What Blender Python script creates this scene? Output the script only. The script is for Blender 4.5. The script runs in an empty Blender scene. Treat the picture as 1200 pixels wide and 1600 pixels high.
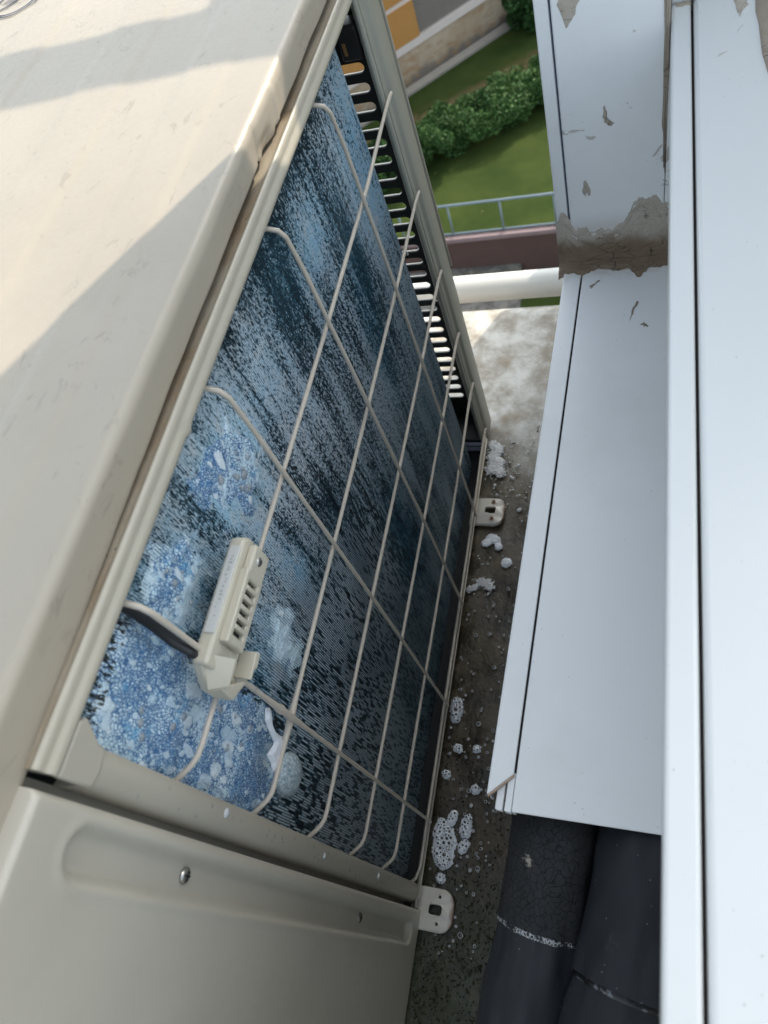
import bpy, math, random
import numpy as np
from mathutils import Matrix, Vector
random.seed(7); rng = np.random.default_rng(7)
SC = bpy.context.scene
COL = SC.collection

# ------------------------------------------------------------------ camera
cam_d = bpy.data.cameras.new('camera'); cam = bpy.data.objects.new('camera', cam_d); COL.objects.link(cam)
RT = Matrix(((0.942326507075925, -0.019946199317287774, 0.33410013947150885),
             (0.18551442985586827, 0.8619788069442589, -0.47178059804765654),
             (-0.27857700977887395, 0.5065517599532621, 0.8159657861153946)))
M4 = RT.to_4x4(); M4.translation = Vector((0.21672259, -0.10277576, 0.86146124))
cam.matrix_world = M4
cam_d.sensor_fit = 'VERTICAL'; cam_d.sensor_height = 36.0; cam_d.sensor_width = 27.0
cam_d.lens = 36.0 * 1176.51 / 1600.0
cam_d.clip_start = 0.01; cam_d.clip_end = 600
cam_d.dof.use_dof = True; cam_d.dof.focus_distance = 0.62; cam_d.dof.aperture_fstop = 12.0
SC.camera = cam

# ------------------------------------------------------------------ sky, sun, exposure
SUN_EL = math.radians(40); HX, HY = 0.462, 0.887
W = bpy.data.worlds.new('World'); SC.world = W; W.use_nodes = True
wn = W.node_tree; wn.nodes.clear()
sky = wn.nodes.new('ShaderNodeTexSky'); sky.sky_type = 'NISHITA'; sky.sun_disc = False
sky.sun_elevation = SUN_EL; sky.sun_rotation = math.atan2(HX, HY)
sky.air_density = 1.0; sky.dust_density = 3.0; sky.ozone_density = 0.7
bg = wn.nodes.new('ShaderNodeBackground'); bg.inputs['Strength'].default_value = 0.15
wo = wn.nodes.new('ShaderNodeOutputWorld')
hs_ = wn.nodes.new('ShaderNodeHueSaturation'); hs_.inputs['Saturation'].default_value = .50
wn.links.new(sky.outputs[0], hs_.inputs['Color']); mx_ = wn.nodes.new('ShaderNodeMix'); mx_.data_type = 'RGBA'; mx_.blend_type = 'MULTIPLY'; mx_.inputs[0].default_value = 1; mx_.inputs[7].default_value = (.95, 1.0, .985, 1); wn.links.new(hs_.outputs[0], mx_.inputs[6]); wn.links.new(mx_.outputs[2], bg.inputs['Color']); wn.links.new(bg.outputs[0], wo.inputs['Surface'])
sun_d = bpy.data.lights.new('sun', 'SUN'); sun_d.energy = 1.75; sun_d.angle = math.radians(0.55); sun_d.color = (1.0, 0.88, 0.72)
sun = bpy.data.objects.new('sun', sun_d); COL.objects.link(sun)
sd = Vector((HX * math.cos(SUN_EL), HY * math.cos(SUN_EL), math.sin(SUN_EL)))
sun.rotation_euler = sd.to_track_quat('Z', 'Y').to_euler(); sun.location = (3, 6, 6)
SC.view_settings.view_transform = 'Standard'; SC.view_settings.look = 'None'
SC.view_settings.exposure = 1.45; SC.view_settings.gamma = 1.0; SC.view_settings.use_curve_mapping = False
SC.render.engine = 'CYCLES'

# ------------------------------------------------------------------ helpers
def thing(name, label, cat, loc=(0, 0, 0), group=None):
    o = bpy.data.objects.new(name, None); COL.objects.link(o); o.location = loc
    o['label'] = label; o['category'] = cat
    if group: o['group'] = group
    return o
def tag(o, label, cat, group=None, kind=None):
    o['label'] = label; o['category'] = cat
    if group: o['group'] = group
    if kind: o['kind'] = kind
    return o
class MB:
    def __init__(s): s.v = []; s.f = []; s.m = []
    def add(s, V, F, mi=0):
        b = len(s.v); s.v += [tuple(map(float, p)) for p in V]; s.f += [tuple(b + i for i in f) for f in F]; s.m += [mi] * len(F)
    def box(s, x0, x1, y0, y1, z0, z1, mi=0):
        V = [(x0,y0,z0),(x1,y0,z0),(x1,y1,z0),(x0,y1,z0),(x0,y0,z1),(x1,y0,z1),(x1,y1,z1),(x0,y1,z1)]
        s.add(V, [(0,3,2,1),(4,5,6,7),(0,1,5,4),(1,2,6,5),(2,3,7,6),(3,0,4,7)], mi)
    def hexa(s, V, mi=0):
        s.add(V, [(0,3,2,1),(4,5,6,7),(0,1,5,4),(1,2,6,5),(2,3,7,6),(3,0,4,7)], mi)
    def prism(s, poly, axis, a, b, mi=0):
        n = len(poly)
        def P(p, t):
            if axis == 0: return (t, p[0], p[1])
            if axis == 1: return (p[0], t, p[1])
            return (p[0], p[1], t)
        V = [P(p, a) for p in poly] + [P(p, b) for p in poly]
        F = [tuple(range(n))[::-1], tuple(range(n, 2*n))] + [(i, (i+1) % n, n + (i+1) % n, n + i) for i in range(n)]
        s.add(V, F, mi)
    def tube(s, pts, r, n=10, cap=True, mi=0):
        pts = [Vector(p) for p in pts]
        rr = r if hasattr(r, '__len__') else [r] * len(pts)
        V = []; up = None
        for i, p in enumerate(pts):
            t = (pts[min(i+1, len(pts)-1)] - pts[max(i-1, 0)]).normalized()
            if up is None:
                up = t.orthogonal().normalized()
            up = (up - t * up.dot(t)).normalized(); w = t.cross(up)
            for k in range(n):
                a = 2 * math.pi * k / n
                V.append(p + (up * math.cos(a) + w * math.sin(a)) * rr[i])
        F = [(i*n + k, i*n + (k+1) % n, (i+1)*n + (k+1) % n, (i+1)*n + k) for i in range(len(pts)-1) for k in range(n)]
        if cap: F += [tuple(range(n))[::-1], tuple((len(pts)-1)*n + k for k in range(n))]
        s.add(V, F, mi)
    def grid(s, X, Y, Z, mi=0, flip=False, keep=None):
        nu, nv = X.shape; b = len(s.v)
        s.v += list(zip(X.ravel().tolist(), Y.ravel().tolist(), Z.ravel().tolist()))
        for i in range(nu - 1):
            for j in range(nv - 1):
                if keep is not None and not keep[i, j]: continue
                q = (b+i*nv+j, b+(i+1)*nv+j, b+(i+1)*nv+j+1, b+i*nv+j+1)
                s.f.append(q[::-1] if flip else q); s.m.append(mi)
    def dome(s, c, r, h, n=10, rings=3, mi=0, nrm='z'):
        V = []; 
        for k in range(rings):
            a = (k / rings) * math.pi / 2
            for i in range(n):
                t = 2*math.pi*i/n; V.append((r*math.cos(a)*math.cos(t), r*math.cos(a)*math.sin(t), h*math.sin(a)))
        V.append((0, 0, h))
        F = [(k*n+i, k*n+(i+1) % n, (k+1)*n+(i+1) % n, (k+1)*n+i) for k in range(rings-1) for i in range(n)]
        F += [((rings-1)*n+i, (rings-1)*n+(i+1) % n, rings*n) for i in range(n)]
        if nrm == 'x': V = [(z, x, y) for x, y, z in V]
        s.add([(c[0]+v[0], c[1]+v[1], c[2]+v[2]) for v in V], F, mi)
    def build(s, name, mats, parent=None, smooth=False, bevel=0, seg=2, attrs=None, sharp=None):
        me = bpy.data.meshes.new(name); me.from_pydata(s.v, [], s.f)
        for m in (mats if isinstance(mats, (list, tuple)) else [mats]): me.materials.append(m)
        me.polygons.foreach_set('material_index', s.m)
        me.update()
        if smooth: me.polygons.foreach_set('use_smooth', [True] * len(me.polygons))
        if smooth and sharp is not None: me.set_sharp_from_angle(angle=math.radians(sharp))
        if attrs:
            for k, a in attrs.items():
                at = me.attributes.new(k, 'FLOAT', 'POINT'); at.data.foreach_set('value', np.asarray(a, dtype=np.float32).ravel())
        o = bpy.data.objects.new(name, me); COL.objects.link(o)
        if parent is not None:
            o.parent = parent
            P = Vector((0, 0, 0)); q = parent
            while q is not None: P += Vector(q.location); q = q.parent
            o.location = -P
        if bevel:
            bm_ = o.modifiers.new('bevel', 'BEVEL'); bm_.width = bevel; bm_.segments = seg; bm_.limit_method = 'ANGLE'; bm_.angle_limit = math.radians(35)
            bm_.harden_normals = False
            me.polygons.foreach_set('use_smooth', [True] * len(me.polygons)); me.set_sharp_from_angle(angle=math.radians(50))
        return o
def vnoise(x, y, seed=0):
    x = np.asarray(x, float); y = np.asarray(y, float)
    xi = np.floor(x).astype(np.int64); yi = np.floor(y).astype(np.int64); fx = x - xi; fy = y - yi
    def h(a, b):
        n = (a * 374761393 + b * 668265263 + seed * 1274126177) & 0x7fffffff
        n = ((n ^ (n >> 13)) * 1274126177) & 0x7fffffff
        return ((n ^ (n >> 16)) & 0xffff) / 65535.0
    u = fx*fx*(3-2*fx); v = fy*fy*(3-2*fy)
    return (h(xi, yi)*(1-u) + h(xi+1, yi)*u)*(1-v) + (h(xi, yi+1)*(1-u) + h(xi+1, yi+1)*u)*v
def fbm(x, y, seed=0, o=4):
    t = 0; a = .5
    for i in range(o):
        t = t + a*vnoise(np.asarray(x)*2**i, np.asarray(y)*2**i, seed+i); a *= .5
    return t / (1 - .5**o)
def sstep(a, b, x):
    t = np.clip((x-a)/(b-a), 0, 1); return t*t*(3-2*t)

# ------------------------------------------------------------------ material helper
class NM:
    def __init__(s, name):
        s.m = bpy.data.materials.new(name); s.m.use_nodes = True; s.t = s.m.node_tree; s.t.nodes.clear()
        s.out = s.n('ShaderNodeOutputMaterial'); s.b = s.n('ShaderNodeBsdfPrincipled'); s.l(s.b.outputs[0], s.out.inputs[0])
        s.co = s.n('ShaderNodeTexCoord').outputs['Object']
    def n(s, t, **k):
        x = s.t.nodes.new(t)
        for a, v in k.items(): setattr(x, a, v)
        return x
    def l(s, a, b): s.t.links.new(a, b)
    def setin(s, i, v):
        if isinstance(v, bpy.types.NodeSocket): s.l(v, i)
        elif v is not None:
            if i.type == 'RGBA' and len(v) == 3: v = (*v, 1)
            i.default_value = v
    def set(s, **k):
        mp = dict(col='Base Color', rough='Roughness', metal='Metallic', spec='Specular IOR Level', trans='Transmission Weight', coat='Coat Weight', ior='IOR', sss='Subsurface Weight', alpha='Alpha', coatr='Coat Roughness')
        for a, v in k.items(): s.setin(s.b.inputs[mp[a]], v)
        return s
    def math(s, op, a, b=None, c=None, clamp=False):
        x = s.n('ShaderNodeMath', operation=op); x.use_clamp = clamp
        s.setin(x.inputs[0], a)
        if b is not None: s.setin(x.inputs[1], b)
        if c is not None: s.setin(x.inputs[2], c)
        return x.outputs[0]
    def ramp(s, v, a, b, lo=0.0, hi=1.0):
        x = s.n('ShaderNodeMapRange', interpolation_type='SMOOTHSTEP'); s.setin(x.inputs[0], v)
        for i, q in zip((1, 2, 3, 4), (a, b, lo, hi)): s.setin(x.inputs[i], q)
        return x.outputs[0]
    def mix(s, f, a, b, mode='MIX'):
        x = s.n('ShaderNodeMix', data_type='RGBA', blend_type=mode); s.setin(x.inputs[0], f); s.setin(x.inputs[6], a); s.setin(x.inputs[7], b); return x.outputs[2]
    def noise(s, scale, detail=4, rough=.55, vec=None, stretch=None, dist=0, col=False):
        x = s.n('ShaderNodeTexNoise'); x.inputs['Scale'].default_value = scale; x.inputs['Detail'].default_value = detail
        x.inputs['Roughness'].default_value = rough; x.inputs['Distortion'].default_value = dist
        v = vec or s.co
        if stretch:
            mpn = s.n('ShaderNodeMapping'); mpn.inputs['Scale'].default_value = stretch; s.l(v, mpn.inputs[0]); v = mpn.outputs[0]
        s.l(v, x.inputs['Vector']); return x.outputs['Color' if col else 'Fac']
    def vor(s, scale, feature='F1', vec=None, out='Distance', stretch=None, rand=1):
        x = s.n('ShaderNodeTexVoronoi', feature=feature); x.inputs['Scale'].default_value = scale; x.inputs['Randomness'].default_value = rand
        v = vec or s.co
        if stretch:
            mpn = s.n('ShaderNodeMapping'); mpn.inputs['Scale'].default_value = stretch; s.l(v, mpn.inputs[0]); v = mpn.outputs[0]
        s.l(v, x.inputs['Vector']); return x.outputs[out]
    def xyz(s, v=None):
        x = s.n('ShaderNodeSeparateXYZ'); s.l(v or s.co, x.inputs[0]); return x.outputs
    def attr(s, name): return s.n('ShaderNodeAttribute', attribute_name=name).outputs['Fac']
    def comb(s, x, y, z):
        c = s.n('ShaderNodeCombineXYZ')
        for i, v in enumerate((x, y, z)): s.setin(c.inputs[i], v)
        return c.outputs[0]
    def bump(s, h, strength=.3, dist=.001, nrm=None):
        x = s.n('ShaderNodeBump'); x.inputs['Strength'].default_value = strength; x.inputs['Distance'].default_value = dist
        s.l(h, x.inputs['Height'])
        if nrm: s.l(nrm, x.inputs['Normal'])
        s.l(x.outputs[0], s.b.inputs['Normal']); return x.outputs[0]

def simple(name, col, rough=.5, var=.12, scale=40, metal=0, bump=0, spec=.5):
    n = NM(name); f = n.noise(scale)
    n.set(col=n.mix(f, tuple(c*(1-var) for c in col), tuple(min(1, c*(1+var)) for c in col)), rough=rough, metal=metal, spec=spec)
    if bump: n.bump(n.noise(scale*8, 3), bump, .0005)
    return n.m

# painted sheet metal of the unit, dirt by its own noise
def paint(name, col, rough=.36, flake=.35, dirt=(.30,.22,.14), dirtamt=.25, streak=None, coat=.15):
    n = NM(name)
    big = n.noise(9, 4, .6); fine = n.noise(260, 3, .6)
    c = n.mix(n.ramp(big, .3, .7), tuple(v*.95 for v in col), tuple(min(1, v*1.04) for v in col))
    fl = n.noise(85, 4, .7, dist=1.4, stretch=(1.0, .5, 1.0)); flm = n.ramp(fl, .575, .66)
    gate = n.ramp(n.noise(14, 3), .40, .55)
    c = n.mix(n.math('MULTIPLY', n.math('MULTIPLY', flm, gate), flake), c, tuple(v*.74 for v in col))
    sp = n.vor(190); c = n.mix(n.math('MULTIPLY', n.ramp(sp, .10, .03), .5 * dirtamt * 2), c, dirt)
    sc_ = n.ramp(n.noise(38, 3, .6, stretch=(1, .22, 1), dist=.6), .77, .80)
    c = n.mix(n.math('MULTIPLY', sc_, .45), c, tuple(min(1, v*1.35) for v in col))
    n.set(col=c, rough=n.ramp(fine, .2, .8, rough*.85, rough*1.25), coat=coat, coatr=.3)
    n.bump(n.noise(420, 2), .10, .0003)
    return n
M = {}
M['top'] = paint('top_cover_paint', (.350, .307, .246), .42, .65).m
M['cream'] = paint('cream_paint', (.40, .365, .30), .36, .12).m
M['panel'] = paint('service_panel_paint', (.445, .410, .345), .36, .06, dirtamt=.12).m
M['wire'] = simple('wire_coating', (.52, .46, .385), .32, .12, 90)
M['plastic'] = simple('aged_cream_plastic', (.52, .475, .38), .32, .06, 80)
M['black_int'] = simple('inner_shade_black', (.016, .0155, .015), .45, .2, 20)
M['slot_lip'] = simple('pale_slot_lip', (.62, .60, .55), .4, .06, 60)
M['screw'] = simple('screw_steel', (.45, .43, .40), .28, .2, 200, metal=1)
M['dark_rubber'] = simple('black_rubber', (.014, .015, .018), .4, .2, 60)
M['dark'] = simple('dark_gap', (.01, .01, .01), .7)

# rim: rusty-brown dirt sits in the groove
n = paint('rim_paint', (.40, .365, .295), .34, .1)
o_ = n.xyz(); base_in = n.b.inputs['Base Color'].links[0].from_socket
gro = n.attr('groove'); patch = n.ramp(n.noise(16, 4, .6, stretch=(.3, 1, 1)), .38, .70)
brown = n.mix(n.noise(200, 3), (.20, .14, .085), (.36, .27, .18))
gro2 = n.ramp(n.noise(40, 4), .3, .6)
f1 = n.math('MULTIPLY', gro, n.math('ADD', n.math('MULTIPLY', patch, .8), .30), clamp=True)
c = n.mix(f1, base_in, brown)
blk = n.math('MULTIPLY', n.ramp(n.vor(260), .22, .12), n.math('MULTIPLY', gro, n.ramp(n.noise(22, 3), .56, .63)))
c = n.mix(blk, c, (.03, .02, .012)); n.set(col=c); M['rim'] = n.m

# white PVC trunking with brown smears near the joints
def pvc(name, col, my0=None):
    n = NM(name); x, y, z = n.xyz()[0:3]
    c = n.mix(n.noise(7, 3), tuple(v*.97 for v in col), tuple(min(1, v*1.02) for v in col))
    sp = n.ramp(n.vor(150), .085, .03); g = n.ramp(n.noise(30, 2), .5, .58)
    c = n.mix(n.math('MULTIPLY', n.math('MULTIPLY', sp, g), .6), c, (.25, .23, .2))
    c = n.mix(n.math('MULTIPLY', n.ramp(n.vor(330), .09, .04), .45), c, (.40, .39, .36))
    c = n.mix(n.math('MULTIPLY', n.ramp(n.noise(4, 6, .65), .48, .72), .16), c, (.50, .47, .42))
    sm = n.ramp(n.noise(24, 5, .62, dist=1.2), .665, .69); prox = n.ramp(y, .33, .47)
    c = n.mix(n.math('MULTIPLY', n.math('MULTIPLY', sm, prox), .6), c, (.33, .27, .2))
    sc2 = n.ramp(n.noise(18, 3, .5, stretch=(1, .5, 1), dist=.4), .74, .755)
    c = n.mix(n.math('MULTIPLY', sc2, .55), c, (.38, .32, .26))
    dust = n.math('MULTIPLY', n.ramp(n.math('ADD', y, n.math('MULTIPLY', n.math('SUBTRACT', n.noise(60, 5, .65), .5), .05)), .452, .482), n.ramp(z, .40, .36))
    c = n.mix(n.math('MULTIPLY', dust, .65), c, (.42, .33, .25))
    n.set(col=c, rough=.32, coat=.2, coatr=.25); n.bump(n.noise(300, 2), .04, .0003); return n.m
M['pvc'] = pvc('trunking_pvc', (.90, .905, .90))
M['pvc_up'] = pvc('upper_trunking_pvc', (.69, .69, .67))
M['pvc_edge'] = simple('pvc_cut_edge', (.45, .33, .24), .6, .2, 200)

n = NM('putty'); a = n.attr('pale')
c = n.mix(a, n.mix(n.noise(60, 4), (.19, .135, .092), (.31, .235, .165)), n.mix(n.noise(150, 4), (.42, .355, .28), (.62, .57, .50)))
cr = n.vor(55, 'DISTANCE_TO_EDGE', stretch=(1, 3.0, 3.0)); 
c = n.mix(n.math('MULTIPLY', n.ramp(cr, .05, .0), n.ramp(n.noise(25, 3), .5, .6)), c, (.09, .07, .05))
c = n.mix(n.math('MULTIPLY', n.ramp(n.vor(420), .25, .12), .5), c, (.12, .10, .08))
n.set(col=c, rough=.8, spec=.2); n.bump(n.noise(220, 5, .7), .6, .0012); M['putty'] = n.m

# wet concrete ledge
n = NM('wet_concrete'); x, y, z = n.xyz()[0:3]
wob = n.math('ADD', y, n.math('MULTIPLY', n.math('SUBTRACT', n.noise(12, 5, .6), .5), .30))
dry = n.ramp(wob, .47, .58)
nz = n.noise(26, 6, .65); nf = n.noise(160, 4, .6)
wetc = n.mix(n.ramp(nz, .3, .7), (.020, .0145, .007), (.092, .070, .040))
moss = n.mix(nf, (.010, .013, .005), (.07, .075, .035))
wetc = n.mix(n.ramp(n.math('ADD', y, n.math('MULTIPLY', n.math('SUBTRACT', n.noise(40, 4), .5), .14)), -.02, -.10), wetc, moss)
rust = n.ramp(n.noise(18, 5, .6), .6, .72); wetc = n.mix(n.math('MULTIPLY', rust, .5), wetc, (.10, .055, .022))
speck = n.ramp(n.vor(230), .20, .10); wetc = n.mix(n.math('MULTIPLY', speck, n.ramp(n.noise(35, 2), .42, .6)), wetc, (.16, .13, .09))
dryc = n.mix(n.ramp(n.noise(22, 6, .65), .34, .66), (.28, .245, .20), (.58, .57, .54))
dryc = n.mix(n.math('MULTIPLY', n.ramp(n.noise(14, 5, .6), .55, .72), .55), dryc, (.30, .22, .13))
mid = n.ramp(y, .35, .56); 
c = n.mix(dry, n.mix(n.math('MULTIPLY', mid, .4), wetc, (.30, .26, .19)), dryc)
n.set(col=c, rough=n.math('ADD', n.math('MULTIPLY', dry, .45), n.ramp(nz, .35, .65, .12, .42)), spec=.5)
n.bump(n.math('ADD', n.noise(90, 6, .7), n.math('MULTIPLY', nf, .5)), .45, .002); M['ledge'] = n.m

def foam_mat():
    n = NM('white_foam'); c = n.mix(n.noise(300, 3), (.62, .65, .70), (.80, .82, .86))
    n.set(col=c, rough=.3, spec=.5, sss=0); n.bump(n.vor(900), .4, .0006); return n.m
M['foam'] = foam_mat()
n = NM('bubble_film'); n.set(col=(.03, .027, .022), rough=.06, spec=.8, coat=.6, coatr=.03); M['bubble'] = n.m
n = NM('thin_foam'); c = n.mix(n.noise(120, 4), (.36, .36, .36), (.62, .63, .65)); n.set(col=c, rough=.2); n.bump(n.vor(500), .5, .0006); M['foam_thin'] = n.m
n = NM('clear_drop'); n.set(col=(.93, .95, .97), rough=.02, trans=.92, ior=1.33); M['drop'] = n.m

# ------------------------------------------------------------------ coil material
def coil_material():
    n = NM('foamed_fins')
    u = n.attr('u'); v = n.attr('v'); D = n.attr('dens'); blue = n.attr('blue'); teal = n.attr('teal'); coarse = n.attr('coarse'); fin = n.attr('fin')
    cid = n.math('FLOOR', u)
    w = n.n('ShaderNodeTexWhiteNoise', noise_dimensions='1D'); n.l(cid, w.inputs['W']); wn_ = w.outputs['Value']
    jit = n.math('MULTIPLY', wn_, 3.0)
    nl = n.noise(1.0, 2, .5, vec=n.comb(n.math('MULTIPLY', cid, 3.71), n.math('ADD', n.math('MULTIPLY', v, 62.0), jit), 0.0))
    ns = n.noise(1.0, 3, .65, vec=n.comb(n.math('MULTIPLY', u, 1.5), n.math('MULTIPLY', v, 190.0), 3.0))
    nd = n.noise(1.0, 3, .6, vec=n.comb(n.math('MULTIPLY', u, 2.6), n.math('MULTIPLY', v, 330.0), 9.0))
    streak = n.math('ADD', n.math('MULTIPLY', n.noise(1.0, 3, .6, vec=n.comb(n.math('MULTIPLY', u, .09), n.math('MULTIPLY', v, 7.0), 5.0)), .5), n.math('MULTIPLY', n.noise(1.0, 2, .6, vec=n.comb(n.math('MULTIPLY', u, .40), n.math('MULTIPLY', v, 9.0), 8.0)), .5))
    mixn = n.mix(coarse, n.math('ADD', n.math('MULTIPLY', ns, .55), n.math('MULTIPLY', nd, .45)), nl)
    t = n.math('ADD', n.math('MULTIPLY_ADD', mixn, 2.5, -.75), n.math('ADD', n.math('MULTIPLY', n.math('SUBTRACT', n.math('ADD', D, n.math('MULTIPLY', coarse, .22)), .46), .40), n.math('MULTIPLY', n.math('SUBTRACT', streak, .5), n.math('SUBTRACT', 1.45, n.math('MULTIPLY', coarse, 1.0)))))
    mid = n.ramp(t, .34, .48)
    mask = n.ramp(t, .44, .64)
    fr = n.math('FRACT', u); prof = n.ramp(n.math('ABSOLUTE', n.math('SUBTRACT', fr, .5)), .46, .26)
    prof = n.math('MAXIMUM', prof, n.math('MULTIPLY', n.math('SUBTRACT', 1.0, coarse), .85))
    mask = n.math('MULTIPLY', mask, prof)
    mask = n.math('MULTIPLY', mask, n.math('SUBTRACT', 1.0, n.math('MULTIPLY', fin, n.math('ADD', .05, n.math('MULTIPLY', coarse, .65)))))
    mask = n.math('MULTIPLY', mask, n.ramp(nd, .30, .48, .45, 1.0))
    grey = n.mix(n.noise(1.0, 3, .7, vec=n.comb(n.math('MULTIPLY', u, .9), n.math('MULTIPLY', v, 260.0), 1.0)), (.34, .39, .43), (.92, .94, .95))
    bl = n.mix(n.noise(1.0, 3, .7, vec=n.comb(n.math('MULTIPLY', u, .8), n.math('MULTIPLY', v, 240.0), 7.0)), (.09, .36, .60), (.72, .89, .97))
    fc = n.mix(n.math('MULTIPLY', blue, n.ramp(n.noise(1.0, 3, .6, vec=n.comb(n.math('MULTIPLY', u, .16), n.math('MULTIPLY', v, 60.0), 2.0)), .25, .6)), grey, bl)
    fc = n.mix(n.math('MULTIPLY', teal, .55), fc, (.05, .15, .20))
    dk0 = n.mix(n.math('MAXIMUM', teal, n.math('MULTIPLY', blue, .8)), (.006, .009, .012), (.006, .038, .060))
    dk = n.mix(mid, dk0, n.mix(n.math('MAXIMUM', teal, n.math('MULTIPLY', blue, .9)), (.045, .075, .095), (.030, .145, .215)))
    n.set(col=n.mix(mask, dk, fc), rough=n.ramp(mask, 0, 1, .28, .45), spec=.5)
    n.bump(mask, .5, .0012); return n.m
M['coil'] = coil_material()

# thick bubbly foam: attributes edge (distance to cell wall), cell (random), dye
n = NM('blue_cell_foam'); big = n.attr('big'); dye = n.attr('dye'); tone = n.attr('tone'); ed = n.attr('ed')
wv = n.n('ShaderNodeVectorMath', operation='ADD'); sc_ = n.n('ShaderNodeVectorMath', operation='SCALE'); n.l(n.noise(260, 3, .6, col=True), sc_.inputs[0]); sc_.inputs['Scale'].default_value = .0022
n.l(n.co, wv.inputs[0]); n.l(sc_.outputs[0], wv.inputs[1]); WV = wv.outputs[0]
e1 = n.vor(560, 'DISTANCE_TO_EDGE', vec=WV, stretch=(1, 1, .62)); e2 = n.vor(1100, 'DISTANCE_TO_EDGE', vec=WV, stretch=(1, 1, .6))
cells = n.mix(n.noise(420, 3, .7), (.38, .64, .80), (.88, .94, .97))
deep = n.mix(n.noise(150, 3), (.003, .035, .15), (.015, .18, .44))
v1 = n.math('MULTIPLY', n.ramp(e1, .17, .03), n.ramp(n.math('ADD', dye, n.math('MULTIPLY', n.math('SUBTRACT', n.noise(190, 3, .6), .5), 1.6)), .16, .48))
v2 = n.math('MULTIPLY', n.ramp(e2, .22, .04), n.ramp(n.math('ADD', dye, n.math('MULTIPLY', n.math('SUBTRACT', n.noise(310, 3, .6), .5), 1.8)), .46, .78))
net = n.mix(n.math('MULTIPLY', n.math('MAXIMUM', v1, v2), .95), cells, deep)
net = n.mix(n.math('MULTIPLY', n.ramp(n.noise(75, 4, .65), .54, .70), .5), net, (.05, .31, .56))
inb = n.mix(tone, (.46, .63, .76), (.84, .91, .95))
inb = n.mix(n.math('MULTIPLY', n.ramp(n.noise(500, 3, .6, stretch=(1, 1.6, .3)), .60, .68), .5), inb, (.16, .14, .17))
c = n.mix(n.ramp(big, -.05, .35, 0, .85), net, inb)
c = n.mix(n.math('MULTIPLY', n.math('MULTIPLY', n.ramp(n.math('ABSOLUTE', n.math('ADD', big, .03)), .09, .02), n.ramp(n.noise(130, 3), .42, .6)), .8), c, deep)
blk = n.ramp(n.math('ADD', n.noise(430, 3, .65, stretch=(1, 1.3, .45)), n.math('MULTIPLY', ed, -.42)), .40, .46)
c = n.mix(blk, c, (.006, .014, .020))
n.set(col=c, rough=.28, spec=.5, coat=.2, coatr=.15); n.bump(n.math('ADD', n.math('MULTIPLY', e1, 1.2), n.noise(520, 3)), .45, .0010); M['bluefoam'] = n.m
n = NM('pale_film_foam'); n.set(col=n.mix(n.ramp(n.noise(420, 4, .7), .3, .7), (.20, .29, .34), (.62, .70, .74)), rough=.35, coat=.4, coatr=.1); n.bump(n.vor(900), .4, .0005); M['film'] = n.m

# ------------------------------------------------------------------ ground far below
n = NM('lawn_grass'); x, y, z = n.xyz()[0:3]
g = n.mix(n.ramp(n.noise(.9, 5, .6), .3, .7), (.032, .052, .012), (.064, .082, .020))
g = n.mix(n.math('MULTIPLY', n.noise(14, 5, .7), .55), g, (.022, .05, .008))
# worn earth strip between the hedge and the building
d = n.math('SUBTRACT', n.math('ADD', n.math('MULTIPLY', x, -.556), n.math('MULTIPLY', y, .831)), 20.98)
worn = n.math('MULTIPLY', n.ramp(n.math('ABSOLUTE', n.math('ADD', d, n.math('MULTIPLY', n.math('SUBTRACT', n.noise(1.0, 4), .5), 1.0))), .75, .1), n.ramp(n.noise(1.6, 5, .65), .34, .52))
g = n.mix(n.math('MULTIPLY', worn, .8), g, (.20, .135, .075))
g = n.mix(n.ramp(n.vor(1.1), .05, .03), g, (.30, .22, .12))
n.set(col=g, rough=.9, spec=.1); n.bump(n.noise(30, 5, .8), .8, .05); M['grass'] = n.m
def struct(o): o['kind'] = 'structure'; return o
m = MB(); m.box(-250, 300, 15.78, 400, -12.6, -12.0); struct(m.build('lawn', M['grass']))
m = MB(); m.box(-250, 300, -200, 15.40, -14.0, -13.3)
n = NM('rough_ground'); n.set(col=n.mix(n.ramp(n.noise(3, 6, .7), .4, .6), (.11, .10, .085), (.22, .20, .17)), rough=.9); M['rough'] = n.m
struct(m.build('lower_ground', M['rough']))
m = MB(); m.box(-3.05, 20, 13.9, 15.38, -13.29, -13.22); struct(m.build('lower_grass', M['grass']))

# brown retaining wall with railing
rw = thing('retaining_wall', 'brown retaining wall with pink coping under the grey railing at the lawn edge', 'wall', (-3.5, 15.6, -13.3))
M['brownwall'] = simple('brown_wall_paint', (.085, .047, .038), .8, .18, 3)
M['coping'] = simple('pinkish_coping', (.24, .17, .17), .7, .2, 5)
m = MB(); m.box(-40, 30, 15.55, 15.78, -14.0, -12.102); m.build('wall_face', M['brownwall'], rw)
m = MB(); m.box(-40, 30, 15.50, 15.66, -12.10, -11.97); m.build('coping', M['coping'], rw, bevel=.02)
m = MB(); m.box(-30, -3.12, 15.41, 15.545, -13.3, -12.98); m.build('footing', M['rough'], rw)
rl = thing('railing', 'thin grey blue metal railing standing on the brown retaining wall', 'railing', (-3.5, 15.66, -11.96))
M['railm'] = simple('grey_blue_rail_paint', (.17, .22, .26), .5, .1, 10)
m = MB(); m.tube([(-20, 15.66, -11.06), (15, 15.66, -11.06)], .032, 8); m.build('top_rail', M['railm'], rl, True)
m = MB(); m.tube([(-20, 15.66, -11.92), (15, 15.66, -11.92)], .022, 8); m.build('bottom_rail', M['railm'], rl, True)
px = -3.44 - 1.31 * 6; pm = None
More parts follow.
